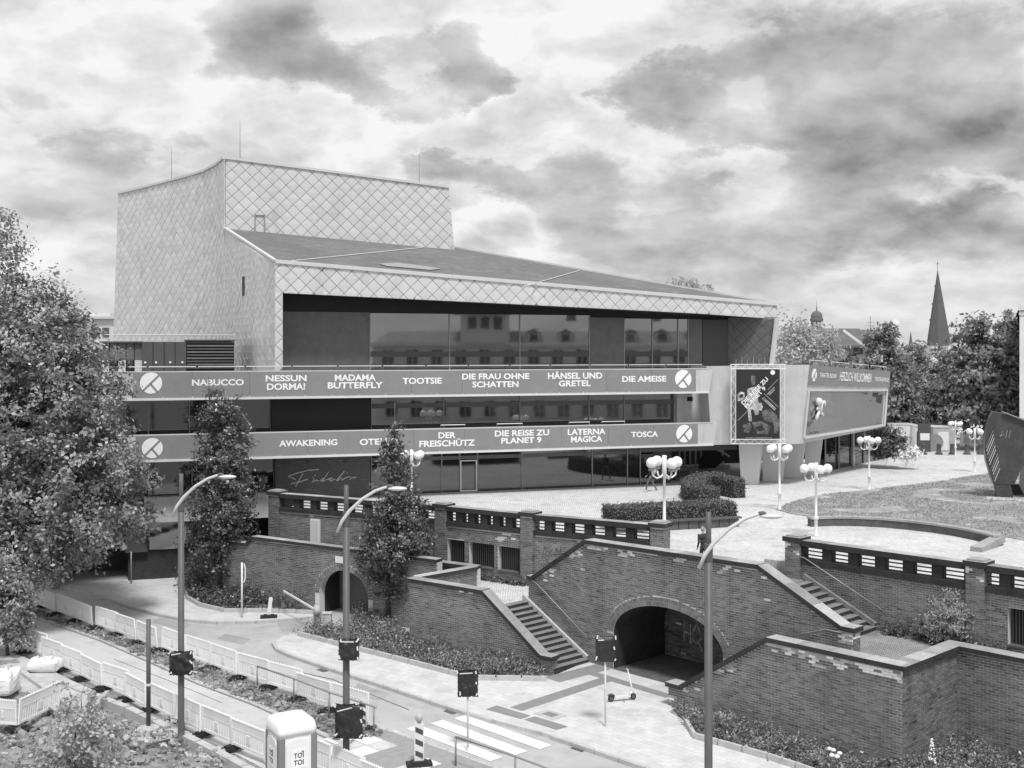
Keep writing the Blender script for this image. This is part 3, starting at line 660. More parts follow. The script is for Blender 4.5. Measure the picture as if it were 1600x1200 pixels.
# --- balustrades on the plaza edge
def balustrade(parent, a, b, nopen, seed, ztop=5.4, pil0=True, pil1=True, holes=(), zb=0.0):
    a, b = Vector((a[0], a[1])), Vector((b[0], b[1])); d = (b-a).normalized(); n = Vector((d.y, -d.x)); L = (b-a).length
    loops = [[(0, zb), (L, zb), (L, 4.44), (0, 4.44)]]+[[(s0, z0), (s1, z0), (s1, z1), (s0, z1)] for s0, s1, z0, z1 in holes]
    lay_bricks(parent, a, d, loops, seed, pale=.45)
    ed = [0]
    for s0, s1, z0, z1 in sorted(holes): ed += [s0, s1]
    ed.append(L)
    for i in range(len(ed)-1):
        if ed[i+1]-ed[i] < .02: continue
        h = [x for x in holes if abs(x[0]-ed[i]) < .01]
        if h:
            z0, z1 = h[0][2], h[0][3]; wall_body(parent, a, d, [(ed[i], zb-.02), (ed[i+1], zb-.02), (ed[i+1], z0), (ed[i], z0)], .35); wall_body(parent, a, d, [(ed[i], z1), (ed[i+1], z1), (ed[i+1], 4.44), (ed[i], 4.44)], .35)
        else: wall_body(parent, a, d, [(ed[i], zb-.02), (ed[i+1], zb-.02), (ed[i+1], 4.44), (ed[i], 4.44)], .35)
    for s0, s1, z0, z1 in holes:           # barred cellar windows
        w = MB(); c_ = a+d*(s0+s1)/2-n*.33; w.extr([pt3(a+d*s0-n*.3, z0), pt3(a+d*s1-n*.3, z0), pt3(a+d*s1-n*.3, z1), pt3(a+d*s0-n*.3, z1)], Vector((-n.x, -n.y, 0))*.05)
        o = w.build('cellar_window', M['black'], parent); w = MB()
        m_ = int((s1-s0)/.11)
        for i in range(1, m_): p_ = a+d*(s0+(s1-s0)*i/m_)-n*.16; w.tube([pt3(p_, z0), pt3(p_, z1)], .013, 5, False)
        w.build('bars', M['dark_steel'], o)
        w = MB(); w.beam(pt3(a+d*s0-n*.1, z0-.03), pt3(a+d*s1-n*.1, z0-.03), .3, .07); w.build('sill', M['stone'], o)
    k = MB(); k.beam(pt3(a-n*.16, 4.56), pt3(b-n*.16, 4.56), .5, .22); k.build('plinth', M['dark_stone'], parent)
    s0 = .34 if pil0 else .05; s1 = L-(.34 if pil1 else .05); pitch = (s1-s0)/nopen
    for i in range(nopen+1):
        p_ = a+d*(s0+pitch*i)-n*.16; w_ = .40
        if i in (0, nopen): w_ = .22
        k = MB(); k.beam(pt3(p_, 4.67), pt3(p_, ztop-.21), .36, w_, up=(d.x, d.y, 0)); k.build('baluster_post', M['dark_stone'], parent)
    for i in range(nopen):
        pa_, pb_ = a+d*(s0+pitch*i)-n*.16, a+d*(s0+pitch*(i+1))-n*.16
        for zz in (4.82, 4.98, 5.12):
            k = MB(); k.beam(pt3(pa_, zz), pt3(pb_, zz), .05, .05); k.build('cross_bar', M['dark_steel'], parent)
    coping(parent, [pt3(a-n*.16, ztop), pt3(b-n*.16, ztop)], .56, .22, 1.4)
    for f, p_ in ((pil0, a), (pil1, b)):
        if not f: continue
        for kk, (dd, hw) in enumerate(((n, .33),)):
            q0 = p_-d*.33+n*.16; lay_bricks(parent, q0, d, [[(0, zb), (.66, zb), (.66, ztop-.1), (0, ztop-.1)]], seed+50+kk, pale=.8)
            q1 = p_-d*.33-n*.5; lay_bricks(parent, q1, n, [[(0, zb), (.66, zb), (.66, ztop-.1), (0, ztop-.1)]], seed+60, pale=.3); lay_bricks(parent, p_+d*.33+n*.16, -n, [[(0, zb), (.66, zb), (.66, ztop-.1), (0, ztop-.1)]], seed+70, pale=.3)
        k = MB(); k.box(pt3(p_-n*.17, (zb+ztop-.1)/2), (.645, .645, ztop-.1-zb), Matrix.Rotation(math.atan2(d.y, d.x), 3, 'Z')); k.build('pier_core', M['mortar'], parent)
        k = MB(); k.box(pt3(p_-n*.17, ztop), (.82, .82, .2), Matrix.Rotation(math.atan2(d.y, d.x), 3, 'Z')); k.m = [0, 1, 0, 0, 0, 0]; k.build('pier_cap', [M['dark_stone'], M['coping']], parent)  # cap top paler than its sides: sky light put into the colour, as on copings
        k = MB(); k.box(pt3(p_-n*.17, ztop+.13), (.6, .6, .06), Matrix.Rotation(math.atan2(d.y, d.x), 3, 'Z')); k.build('cap_slab', M['coping'], parent)
lb = thing('balustrade_wall', 'long brick plaza wall with dark balustrade openings and barred cellar windows', 'wall', pt3(BL[1], 0))
balustrade(lb, BL[2], BL[3], 6, 41, pil1=True, pil0=False)
hs = []
for u0, u1, v0, v1 in ((690, 726, 843, 880), (733, 772, 849, 886), (778, 819, 855, 893)):
    s0, s1 = line_u(BL[1], BL[2], u0), line_u(BL[1], BL[2], u1); p_ = BL[1]+(BL[2]-BL[1]).normalized()*(s0+s1)/2
    hs.append((max(.35, s0), min(s1, (BL[2]-BL[1]).length-.45), EYE-(v1-HOR)*p_.y/FPX, EYE-(v0-HOR)*p_.y/FPX))
balustrade(lb, BL[1], BL[2], 6, 42, pil1=True, pil0=True, holes=hs)
balustrade(lb, BL[0], BL[1], 9, 43, pil0=True, pil1=False)
rb = thing('balustrade_wall', 'brick wall with dark balustrade above the right landing and small tree', 'wall', pt3(BR0, 0))
bl2 = (BR1-BR0).length
balustrade(rb, BR0, BR1, 6, 44, pil0=True, pil1=True, zb=RZ-.3)
balustrade(rb, BR1, BR2, 7, 45, pil0=False, pil1=True, zb=RZ-.3, holes=((1.1, 2.0, 2.7, 4.0),))
# tag scribble on the left wall
gq = lambda s, z: pt3(BL[2]+(BL[3]-BL[2]).normalized()*s+Vector((-.36, -.6))*.025, z)
for st_ in ([(.75, 3.4), (.9, 3.95), (1.1, 3.8), (.9, 3.65), (1.15, 3.5)], [(1.3, 3.9), (1.15, 3.7), (1.3, 3.5)], [(1.5, 3.95), (1.4, 3.6), (1.6, 3.65), (1.5, 3.95)], [(1.75, 4.0), (1.65, 3.7), (1.85, 3.75)], [(.9, 3.5), (1.3, 2.95)]):
    stroke(lb, [gq(*p) for p in st_], .014, M['dark_steel'], 'graffiti')
# --- garage wall with round arch
GD = Vector((.86, -.5)).normalized(); G0 = Vector((-9.5, 56.2)); GN = Vector((GD.y, -GD.x))
gw = thing('garage_wall', 'lower brick wall with small round arch of the garage entrance behind trees', 'wall', pt3(G0, 0))
ga = [(1.5+1.5*math.cos(a), 1.05+1.25*math.sin(a)) for a in np.linspace(math.pi, 0, 17)]
lo = [(-7.5, -.02), (0, -.02)]+ga+[(3, -.02), (7.0, -.02), (7.0, 3.2), (-4.4, 3.35), (-4.8, 3.0), (-7.5, 3.0)]
wall_body(gw, G0, GD, lo, .4)
gr_ = [(1.5+1.78*math.cos(a), 1.05+1.53*math.sin(a)) for a in np.linspace(math.pi, 0, 17)]
lay_bricks(gw, G0, GD, [[(-7.5, 0), (-.28, 0)]+gr_+[(3.28, 0), (7.0, 0), (7.0, 3.2), (-4.4, 3.35), (-4.8, 3.0), (-7.5, 3.0)]], 51, pale=.15)
k = MB()
for i in range(34):
    t0, t1 = math.pi*(i+.1)/34, math.pi*(i+.9)/34; k.tone = .8+.5*r_.random()
    p3 = [pt3(G0+GD*(1.5-(1.5+x)*math.cos(t))+GN*.012, 1.05+(1.25+x)*math.sin(t)) for t, x in ((t0, .01), (t1, .01), (t1, .27), (t0, .27))]
    k.extr([p-Vector((GN.x, GN.y, 0))*.03 for p in p3], Vector((GN.x, GN.y, 0))*.03)
k.build('arch_ring', M['brick'], gw, kind='stuff')
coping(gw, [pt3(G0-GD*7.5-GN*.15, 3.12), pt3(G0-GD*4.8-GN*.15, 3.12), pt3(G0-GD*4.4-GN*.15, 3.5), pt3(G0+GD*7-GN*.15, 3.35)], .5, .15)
k = MB(); k.extr([pt3(G0+GD*s-GN*1.6, z) for s, z in ((-.2, 0), (3.2, 0), (3.2, 2.4), (-.2, 2.4))], Vector((-GN.x, -GN.y, 0))*.2); k.build('garage_door', M['mid_panel'], gw)
k = MB()
for s_ in (-.02, 3.02): k.extr([pt3(G0+GD*s_-GN*.41, 0), pt3(G0+GD*s_-GN*1.6, 0), pt3(G0+GD*s_-GN*1.6, 2.4), pt3(G0+GD*s_-GN*.41, 2.4)], Vector((GD.x, GD.y, 0))*.01)
k.build('passage_side', M['dark_stone'], gw)
k = MB(); k.extr([pt3(G0+GD*s+GN*.05, z) for s, z in ((1.05, 2.66), (1.75, 2.66), (1.75, 2.98), (1.05, 2.98))], Vector((GN.x, GN.y, 0))*.03); k.build('sign_plate', M['white_metal'], gw)
q = [G0-GD*7.4-GN*.3, G0+GD*6.9-GN*.3, BL[1]-Vector((0, .3)), BL[0]+Vector((.2, -.2)), BL[0]-Vector((3, -2))]
k = MB(); k.prism([(p.x, p.y) for p in q], 2.4, 2.9); o = k.build('garage_roof', M['stone']); o['kind'] = 'structure'
# light box sign on the wall above
t = thing('light_box', 'white rectangular notice case on the brick wall left of the leafy tree', 'sign', Q(494, 850, 58.6)); bd = (BL[1]-BL[0]).normalized(); bn = Vector((bd.y, -bd.x))
s_ = line_u(BL[0], BL[1], 494); b_ = BL[0]+bd*s_; zz0, zz1 = EYE-(849-HOR)*b_.y/FPX, EYE-(811-HOR)*b_.y/FPX
k = MB(); k.extr([pt3(b_+bd*x+bn*.02, z) for x, z in ((-.3, zz0), (.3, zz0), (.3, zz1), (-.3, zz1))], Vector((bn.x, bn.y, 0))*.1); k.build('case', M['white_metal'], t)
k = MB(); k.extr([pt3(b_+bd*x+bn*.122, z) for x, z in ((-.24, zz0+.06), (.24, zz0+.06), (.24, zz1-.06), (-.24, zz1-.06))], Vector((bn.x, bn.y, 0))*.01); k.build('notice', M['plaster'], t)

# ================================================================== OPERA HOUSE
FA0, FE, FM = Vector((-20.38, 61.5)), Vector((.9487, .3162)), Vector((-.3162, .9487))
def FP(t, d, z): p = FA0+FE*t+FM*d; return Vector((p.x, p.y, z))
def FT(u, d=0.0):
    k = (u-800)/FPX; p = FA0+FM*d; return (k*p.y-p.x)/(FE.x-k*FE.y)
def FZ(u, v, d=0.0): return EYE-(v-HOR)*FP(FT(u, d), d, 0).y/FPX
def fbox(k, t0, t1, d0, d1, z0, z1):
    return k.hexa([FP(t0, d0, z0), FP(t1, d0, z0), FP(t1, d1, z0), FP(t0, d1, z0)], [FP(t0, d0, z1), FP(t1, d0, z1), FP(t1, d1, z1), FP(t0, d1, z1)])
OH = thing('opera_house', 'large modern opera house with white diamond tiled stage tower and banner balconies', 'building', FP(12, 2, 4.35))
def part(name, m, *boxes, parent=None, label=None, kind=None):
    k = MB()
    for b in boxes: fbox(k, *b)
    return k.build(name, m, parent or OH, kind=kind, label=label)
B1, B2 = (10.44, 11.86), (7.10, 8.42); tR = FT(1106); D0 = 2.4

def fquad_text(body, u0, u1, vc, hpx, d, parent, m=None, sub=1.0, bold=.03):
    t0, t1 = FT(u0, d), FT(u1, d); tc_ = (t0+t1)/2; z = FZ((u0+u1)/2, vc, d); h = hpx*FP(tc_, d, 0).y/FPX
    me = text_mesh(body, (t1-t0)*sub, h, m or M['letter'], bold=bold); place_mesh(me, FP(tc_, d-.012, z), (FE.x, FE.y, 0), (0, 0, 1)); return link('lettering', me, parent)
def logo(u, v, d, r, parent):
    t0 = FT(u, d); z0 = FZ(u, v, d); k = MB(); n = 36
    k.add([FP(t0, d-.012, z0)]+[FP(t0+r*math.cos(2*math.pi*i/n), d-.012, z0+r*math.sin(2*math.pi*i/n)) for i in range(n)], [(0, 1+i, 1+(i+1)%n) for i in range(n)])
    o = k.build('emblem_disc', M['letter'], parent); k = MB()
    def bar(x0, y0, x1, y1, w): k.beam(FP(t0+x0*r, d-.02, z0+y0*r), FP(t0+x1*r, d-.02, z0+y1*r), .012, w, up=(FE.x*.7, FE.y*.7, -.7) if (x1-x0)*(y1-y0) > 0 else (FE.x*.7, FE.y*.7, .7))
    bar(.72, .72, -.72, -.72, .10); bar(-.06, -.06, .55, -.80, .10); o2 = k.build('emblem_bar', M['banner'], parent)
def balcony(zz, uL, uR, uc, name_lines):
    z0, z1 = zz; tl, tr = FT(uL), FT(uR); te = FT(uc)
    part('balcony_parapet', M['concrete'], (-5.0, te, .0, .28, z0-.02, z1-.03))
    part('balcony_floor', M['concrete'], (-5.0, te-.2, .28, 4.5, z0+.02, z0+.32)); part('parapet_ledge', M['white_concrete'], (-5.0, te, -.10, .0, z0-.14, z0-.02))
    part('balcony_side', M['concrete'], (-5.0, -4.75, .28, 16, z0-.02, z1-.03))
    part('parapet_cap', M['trim'], (-5.0, te, -.02, .30, z1-.03, z1+.02))
    bn_ = part('banner', M['banner'], (tl, tr, -.035, .0, z0+.03, z1-.035)); n = 11; seams = MB(); clips = MB()
    for i in range(1, n): t = tl+(tr-tl)*i/n; fbox(seams, t-.012, t+.012, -.040, -.035, z0+.03, z1-.035)
    seams.build('seam', M['mid_panel'], bn_, kind='stuff')
    for i in range(2*n+1): t = tl+(tr-tl)*i/(2*n); fbox(clips, t-.03, t+.03, -.06, -.036, z0-.02, z0+.06)
    clips.build('clip', M['trim'], bn_, kind='stuff')
    return bn_
bn1 = balcony(B1, 208, 1087, 1107, None); bn2 = balcony(B2, 212, 1090, 1114, None)
# slanted concrete ends of both parapets
for zz, u in ((B1, 1107), (B2, 1114)):
    k = MB(); t0 = FT(u); k.hexa([FP(t0, 0, zz[0]-.02), FP(t0+.05, 0, zz[0]-.02), FP(t0+.05, .28, zz[0]-.02), FP(t0, .28, zz[0]-.02)], [FP(t0, 0, zz[1]-.03), FP(t0+.32, 0, zz[1]-.03), FP(t0+.32, .28, zz[1]-.03), FP(t0, .28, zz[1]-.03)]); k.build('parapet_end', M['concrete'], OH)
logo(236, 598.5, -.035, .575, bn1); logo(1067.5, 592, -.035, .575, bn1); logo(238, 700, -.035, .545, bn2); logo(1069, 677.5, -.035, .56, bn2)
for args in (('NABUCCO', 300, 381, 597.5, 10), ('NESSUN', 415, 479, 591, 10), ('DORMA!', 417, 477, 604, 10.5), ('MADAMA', 523, 587, 590, 10), ('BUTTERFLY', 512, 598, 602, 10), ('TOOTSIE', 629, 690, 595, 10),
             ('DIE FRAU OHNE', 722, 827, 588, 9.5), ('SCHATTEN', 738, 810, 600.5, 9.5), ('HÄNSEL UND', 856, 941, 586, 12), ('GRETEL', 873, 923, 599, 9.5), ('DIE AMEISE', 972, 1041, 592, 9.5)): fquad_text(*args, -.035, bn1)
for args in (('AWAKENING', 436, 527, 692, 10), ('OTELLO', 562, 622, 690, 10), ('DER', 685, 712, 680, 9.5), ('FREISCHÜTZ', 655, 742, 691.5, 12), ('DIE REISE ZU', 773, 858, 676.5, 9.5), ('PLANET 9', 783, 846, 688, 9.5), ('LATERNA', 887, 946, 674.5, 9.5), ('MAGICA', 892, 941, 686, 9.5), ('TOSCA', 986, 1028, 678.5, 9)): fquad_text(*args, -.035, bn2)
def rails(name, t0, t1, seg, d, z, h, m):
    n = max(1, round((t1-t0)/seg)); 
    for i in range(n):
        a, b = t0+(t1-t0)*i/n+.06, t0+(t1-t0)*(i+1)/n-.06; k = MB(); k.tube([FP(a, d, z-.02), FP(a, d, z+h), FP(b, d, z+h), FP(b, d, z-.02)], .028, 6)
        k.build(name, m, OH)
rails('guard_rail', -4.5, FT(1100), 2.6, .14, B1[1], .26, M['trim'])
for u0, u1 in ((688, 729), (776, 819), (889, 924), (940, 979)): rails('guard_rail', FT(u0), FT(u1), 9, .14, B2[1], .2, M['white_metal'])

# ---- storey fronts behind the balconies
def pane_row(name, uls, z0, z1, d, m, frame=True, fm=None, trans=()):
    for u0, u1 in zip(uls[:-1], uls[1:]):
        t0, t1 = FT(u0, d), FT(u1, d); o = part('window', m, (t0+.03, t1-.03, d, d+.06, z0, z1))
        if frame:
            part('mullion', fm or M['frame'], (t0-.03, t0+.03, d-.07, d+.05, z0, z1), parent=o)
            for zt, h, mm in trans: part('transom', mm, (t0+.03, t1-.03, d-.05, d-.001, zt, zt+h), parent=o)
    t1 = FT(uls[-1], d); part('mullion', fm or M['frame'], (t1-.03, t1+.03, d-.07, d+.05, z0, z1))
# middle storey
pane_row('window', [196, 232, 296, 360, 423], B2[1]-.3, B1[0]+.02, 2.0, M['glass_dark'])
part('wall_panel', M['black'], (FT(425, 1.4), FT(578.5, 1.4), 1.4, 2.4, B2[1]-.3, B1[0]+.02))
pane_row('window', [580, 693, 812, 920, 975, 1057], B2[1]-.3, B1[0]+.02, D0, M['glass'], trans=((9.55, .28, M['mid_panel']),))
part('wall_panel', M['concrete'], (FT(1057, 1.9)+.05, FT(1112, 1.9), 1.9, 3.2, B2[0]+.3, B1[0]+.02))
k = MB(); k.extr([FP(FT(1078, 1.88)+x, 1.88, 9.72+z) for x, z in ((-.2, 0), (.2, 0), (.2, .28), (-.2, .28))], (-FM.x*.02, -FM.y*.02, 0)); k.build('sign_plate', M['black'], OH)
# ground storey on the plaza
pane_row('window', [580, 636, 690, 718, 746, 815, 925, 980, 1000], PZ+.02, B2[0]-.0, D0, M['glass_dark'], trans=((6.35, .22, M['mid_panel']),))
for u in (732,): 
    t0 = FT(719, D0-.1); t1 = FT(745, D0-.1); k = MB()
    for a, b, z0, z1 in ((t0, t0+.07, PZ+.03, 6.3), (t1-.07, t1, PZ+.03, 6.3), (t0+.07, t1-.07, 6.23, 6.3), (t0+.07, t1-.07, PZ+.03, PZ+.12)): fbox(k, a, b, D0-.14, D0-.08, z0, z1)
    k.build('door_frame', M['white_metal'], OH)
part('wall_panel', M['dark_panel'], (FT(430, 1.6), FT(578.5, 1.6), 1.6, 3.2, 2.5, B2[0]-.02), label='dark panel with handwritten title lettering')
pane_row('window', [232, 300, 368, 428], 4.86, B2[0], 2.2, M['glass_dark'])
part('spandrel', M['concrete'], (FT(225, 1.5), FT(431, 1.5), 1.5, 2.6, 3.45, 4.85))
pane_row('window', [233, 292, 345, 405], 1.7, 3.45, 2.8, M['glass'], fm=M['frame'])
part('plinth', M['dark_stone'], (FT(200, 2.6), FT(432, 2.6), 2.6, 5.0, -.02, 1.7)); part('wall_panel', M['black'], (FT(405, 2.7), FT(432, 2.7), 2.7, 3.4, 1.72, 3.44))
part('wall_panel', M['dark_panel'], (FT(196, 2.3), FT(232, 2.3)-.05, 2.3, 4, 1.72, B2[0])); part('wall_return', M['concrete'], (-4.7, -4.4, 2.0, 18, .0, B1[0]))
part('building_core', M['dark_panel'], (-4.35, FT(1060, 6), 6, 22, -.02, 10.3)); part('building_core', M['black'], (-4.3, FT(1055, 4), 4.0, 6.0, 4.36, 7.05))
# lettering on the dark panel, written by hand
fl = lambda x, y: FP(FT(400+x/5.333, 1.58), 1.575, FZ(500, 640+y/5.333, 1.58))
for st_ in ([(525, 498), (430, 502), (340, 522), (265, 548), (300, 560), (330, 575)], [(390, 525), (355, 590), (330, 635), (318, 605), (290, 610), (380, 590), (430, 575)], [(470, 560), (485, 575), (460, 602), (500, 585), (520, 595)],
            [(560, 570), (530, 595), (548, 600), (605, 520), (555, 600), (600, 580), (640, 572), (620, 585), (600, 580), (625, 598), (660, 580)], [(735, 520), (668, 598), (690, 590), (720, 570), (712, 596), (750, 572), (790, 568), (775, 592), (800, 575), (835, 575)], [(488, 545), (496, 545)], [(755, 533), (763, 533)]):
    stroke(OH, [fl(*p) for p in st_], .045, M['grey_letter'], 'script_lettering')
k = MB(); r2 = random.Random(5)
for i in range(40):
    x, y = r2.uniform(180, 920), r2.choice((430, 455, 660, 690)) if i % 3 else r2.uniform(430, 690)
    if 240 < x < 860 and 480 < y < 650: continue
    p = fl(x, y); k.box(p, (r2.uniform(.15, .5), .01, .06), Matrix.Rotation(FA, 3, 'Z'))
k.build('small_lettering', M['mid_panel'], OH)
# entrance recess at right: dark doors, deep back with pale bars, dark ramp roof
part('door_leaf', M['glass_dark'], (FT(1001, D0)+.05, FT(1024, D0), D0+.1, D0+.2, PZ+.02, 6.3)); part('door_leaf', M['dark_panel'], (FT(1024, D0)+.03, FT(1052, D0), D0+.3, D0+.4, PZ+.02, 6.6))
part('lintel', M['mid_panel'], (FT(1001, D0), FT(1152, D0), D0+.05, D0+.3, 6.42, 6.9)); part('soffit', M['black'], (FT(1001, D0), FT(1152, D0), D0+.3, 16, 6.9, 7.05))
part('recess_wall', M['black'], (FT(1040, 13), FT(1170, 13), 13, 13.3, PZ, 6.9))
for i in range(9):
    u = 1062+i*8.5; t = FT(u, 9); part('pale_bar', M['white_metal'], (t-.05, t+.05, 9, 9.1, PZ+.3, 6.6))
part('pale_plinth', M['concrete'], (FT(1056, 9), FT(1140, 9), 8.9, 9.3, PZ, PZ+.35))
k = MB(); k.extr([FP(FT(u, 7.5), 7.5, z) for u, z in ((1094, PZ+.3), (1118, PZ+.3), (1135, 5.3), (1108, 6.4), (1100, 5.5))], (FM.x*.4, FM.y*.4, 0)); k.build('ramp_canopy', M['black'], OH)
k = MB(); k.beam(FP(FT(1103, 7.4), 7.4, 6.55), FP(FT(1140, 7.4), 7.4, 5.45), .15, .1); k.build('canopy_edge', M['white_metal'], OH)

# ---- upper volume: roof, fascia, recessed glass
UF = 1.3; Fp = FP(FT(430, UF), UF, 0); tF = FT(430, UF); tRr = FT(1214, UF)
def roof_z(t, d): return 18.13-.0618*(t-tF)+.254*(d-UF)
def fas_bot(t):
    pts = ((tF, 16.32), (FT(800, UF), 15.86), (FT(1085, UF), 15.42), (tRr, 15.10))
    for (a, za), (b, zb) in zip(pts[:-1], pts[1:]):
        if t <= b: return za+(zb-za)*(t-a)/(b-a)
    return pts[-1][1]
C2 = Vector((-18.9, 75.0)); Cz = 25.7
cc_ = C2-FA0; tC, dC = cc_.dot(FE), cc_.dot(FM); tT = tC+15.19; dT = dC
rp = [(tF, UF), (tRr, UF), (tT+.6, dT+1.2), (tC, dC)]
k = MB(); k.extr([FP(t, d, roof_z(t, d)) for t, d in rp], (0, 0, -.35)); rf = k.build('roof', M['roof'], OH)
k = MB()
for a, b in ((rp[0], rp[1]), (rp[1], rp[2]), (rp[3], rp[0])): k.beam(FP(*a, roof_z(*a)+.02), FP(*b, roof_z(*b)+.02), .22, .14)
k.build('roof_edge', M['trim'], rf)
k = MB()                                   # lightning cables lying on the roof
for (u0, v0, u1, v1) in ((455, 409, 660, 388), (818, 449, 905, 424)):
    def on_roof(u, v):
        lo_, hi_ = 60.0, 100.0
        for _ in range(40):
            mid = (lo_+hi_)/2; q_ = Q(u, v, mid); w = Vector((q_.x, q_.y))-FA0
            if q_.z > roof_z(w.dot(FE), w.dot(FM)): lo_ = mid
            else: hi_ = mid
        return q_+Vector((0, 0, .05))
    k.tube([on_roof(u0, v0), on_roof(u1, v1)], .03, 4)
k.build('roof_cable', M['trim'], rf)
k = MB(); k.add([on_roof(u, v) for u, v in ((592, 413), (620, 411.5), (660, 416), (690, 421), (672, 423), (640, 420), (605, 417))][::-1], [tuple(range(7))]); k.build('roof_patch', M['grey_paint'], rf)
def clip_poly(poly, clipper):              # Sutherland-Hodgman, convex clipper counter-clockwise
    out = poly
    for i in range(len(clipper)):
        a, b = clipper[i], clipper[(i+1)%len(clipper)]; inp, out = out, []
        if not inp: return []
        f = lambda p: (b[0]-a[0])*(p[1]-a[1])-(b[1]-a[1])*(p[0]-a[0])
        for j in range(len(inp)):
            p, q = inp[j-1], inp[j]; fp, fq = f(p), f(q)
            if (fp >= 0) != (fq >= 0): s = fp/(fp-fq); out.append((p[0]+(q[0]-p[0])*s, p[1]+(q[1]-p[1])*s))
            if fq >= 0: out.append(q)
    return out
TW, TH = .88, .86
def tiles(parent, region, mapf, gap=.020, lift=.05, single=False, seed=0, m=None, tw=TW, th=TH, tv=.05, belly=.012):
    """diamond tiles over region (convex, CCW, in s/z); mapf(s, z, out) gives the surface point"""
    r = random.Random(seed); xs = [p[0] for p in region]; zs = [p[1] for p in region]; k = MB(); m = m or M['tile']
    for j in range(int(min(zs)/(th/2))-2, int(max(zs)/(th/2))+3):
        for i in range(int(min(xs)/tw)-2, int(max(xs)/tw)+3):
            cx = i*tw+(tw/2 if j % 2 else 0); cz = j*th/2; a, b = tw/2-gap, th/2-gap
            pl = clip_poly([(cx-a, cz), (cx, cz-b), (cx+a, cz), (cx, cz+b)], region)
            if len(pl) < 3: continue
            ar = abs(sum(pl[q-1][0]*pl[q][1]-pl[q][0]*pl[q-1][1] for q in range(len(pl))))/2
            if ar < .01: continue
            n = len(pl); gx_ = sum(p[0] for p in pl)/n; gz_ = sum(p[1] for p in pl)/n
            tn = 1+r.uniform(-tv, tv)+(-.08 if r.random() < .05 else 0)
            tip = r.uniform(-.010, .010)
            vs = [mapf(s, z, lift+tip*(1 if s > cx else -1)) for s, z in pl]+[mapf(gx_, gz_, lift+belly)]+[mapf(s, z, .0) for s, z in pl]
            fs = [(q, (q+1)%n, n) for q in range(n)]+[(n+1+q, n+1+(q+1)%n, (q+1)%n, q) for q in range(n)]
            if single: kk = MB(); kk.tone = tn; kk.add(vs, fs); kk.build('tile', m, parent)
            else: k.tone = tn; k.add(vs, fs)
    if not single and k.f: k.build('tiling', m, parent, kind='stuff')
# fascia along the roof edge
fz = part('fascia', M['tile_gap'])
def fmap(s, z, o): return FP(tF+s, UF-.001-o, z)
W = tRr-tF
k = MB(); pts = [(tF+W*i/12) for i in range(13)]
poly = [FP(t, UF, fas_bot(t)) for t in pts]+[FP(t, UF, roof_z(t, UF)-.06) for t in pts[::-1]]
k.extr(poly, (FM.x*.3, FM.y*.3, 0)); k.extr([FP(tF, UF, B1[1]-.1), FP(FT(441.5, UF), UF, B1[1]-.1), FP(FT(441.5, UF), UF, fas_bot(tF)), FP(tF, UF, fas_bot(tF))], (FM.x*.3, FM.y*.3, 0))
bpy.data.objects.remove(fz); fz = k.build('fascia', M['tile_gap'], OH)
for i in range(12):
    a, b = pts[i]-tF, pts[i+1]-tF; tiles(fz, [(a, fas_bot(pts[i])), (b, fas_bot(pts[i+1])), (b, roof_z(pts[i+1], UF)-.1), (a, roof_z(pts[i], UF)-.1)], fmap, single=(i < 6), seed=100+i)
tiles(fz, [(0, B1[1]), (FT(441.5, UF)-tF, B1[1]), (FT(441.5, UF)-tF, fas_bot(tF)), (0, fas_bot(tF))], fmap, seed=99)
k = MB(); k.beam(FP(tF, UF-.09, roof_z(tF, UF)-.05), FP(tRr, UF-.09, roof_z(tRr, UF)-.05), .1, .16); k.build('roof_edge', M['trim'], OH)
# recess behind the fascia
UD = 3.4
zr = lambda u: FZ(u, 0, 0)
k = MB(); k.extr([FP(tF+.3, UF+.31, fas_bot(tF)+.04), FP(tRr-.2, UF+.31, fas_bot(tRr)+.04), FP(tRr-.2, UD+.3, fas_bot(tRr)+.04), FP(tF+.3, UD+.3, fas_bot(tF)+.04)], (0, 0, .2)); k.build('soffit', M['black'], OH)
part('wall_panel', M['mid_panel'], (FT(441, UD), FT(577.5, UD), UD, UD+.3, B1[1]-.2, 15.32)); part('wall_panel', M['black'], (FT(436, UD), FT(1142, UD), UD+.12, UD+.4, B1[1]-.2, 16.4))
pane_row('window', [578, 702, 812, 921], B1[1]-.2, 15.28, UD, M['glass'], trans=((12.62, .34, M['dark_panel']),))
part('wall_panel', M['mid_panel'], (FT(922, UD)+.03, FT(975, UD)-.03, UD-.02, UD+.1, B1[1]-.2, 15.15))
pane_row('window', [975, 1019, 1059, 1075], B1[1]-.2, 15.1, UD, M['glass'], trans=((12.62, .34, M['dark_panel']),))
part('wall_panel', M['mid_panel'], (FT(1075, UD)+.05, FT(1097, UD), UD-.01, UD+.1, B1[1]-.2, 15.1)); part('wall_panel', M['dark_panel'], (FT(1097, UD)+.03, FT(1142, UD), UD-.05, UD+.1, B1[1]-.2, 15.08))
part('side_reveal', M['mid_panel'], (FT(441.5, UF), FT(441.5, UF)+.06, UF+.3, UD, B1[1]-.2, fas_bot(tF)))
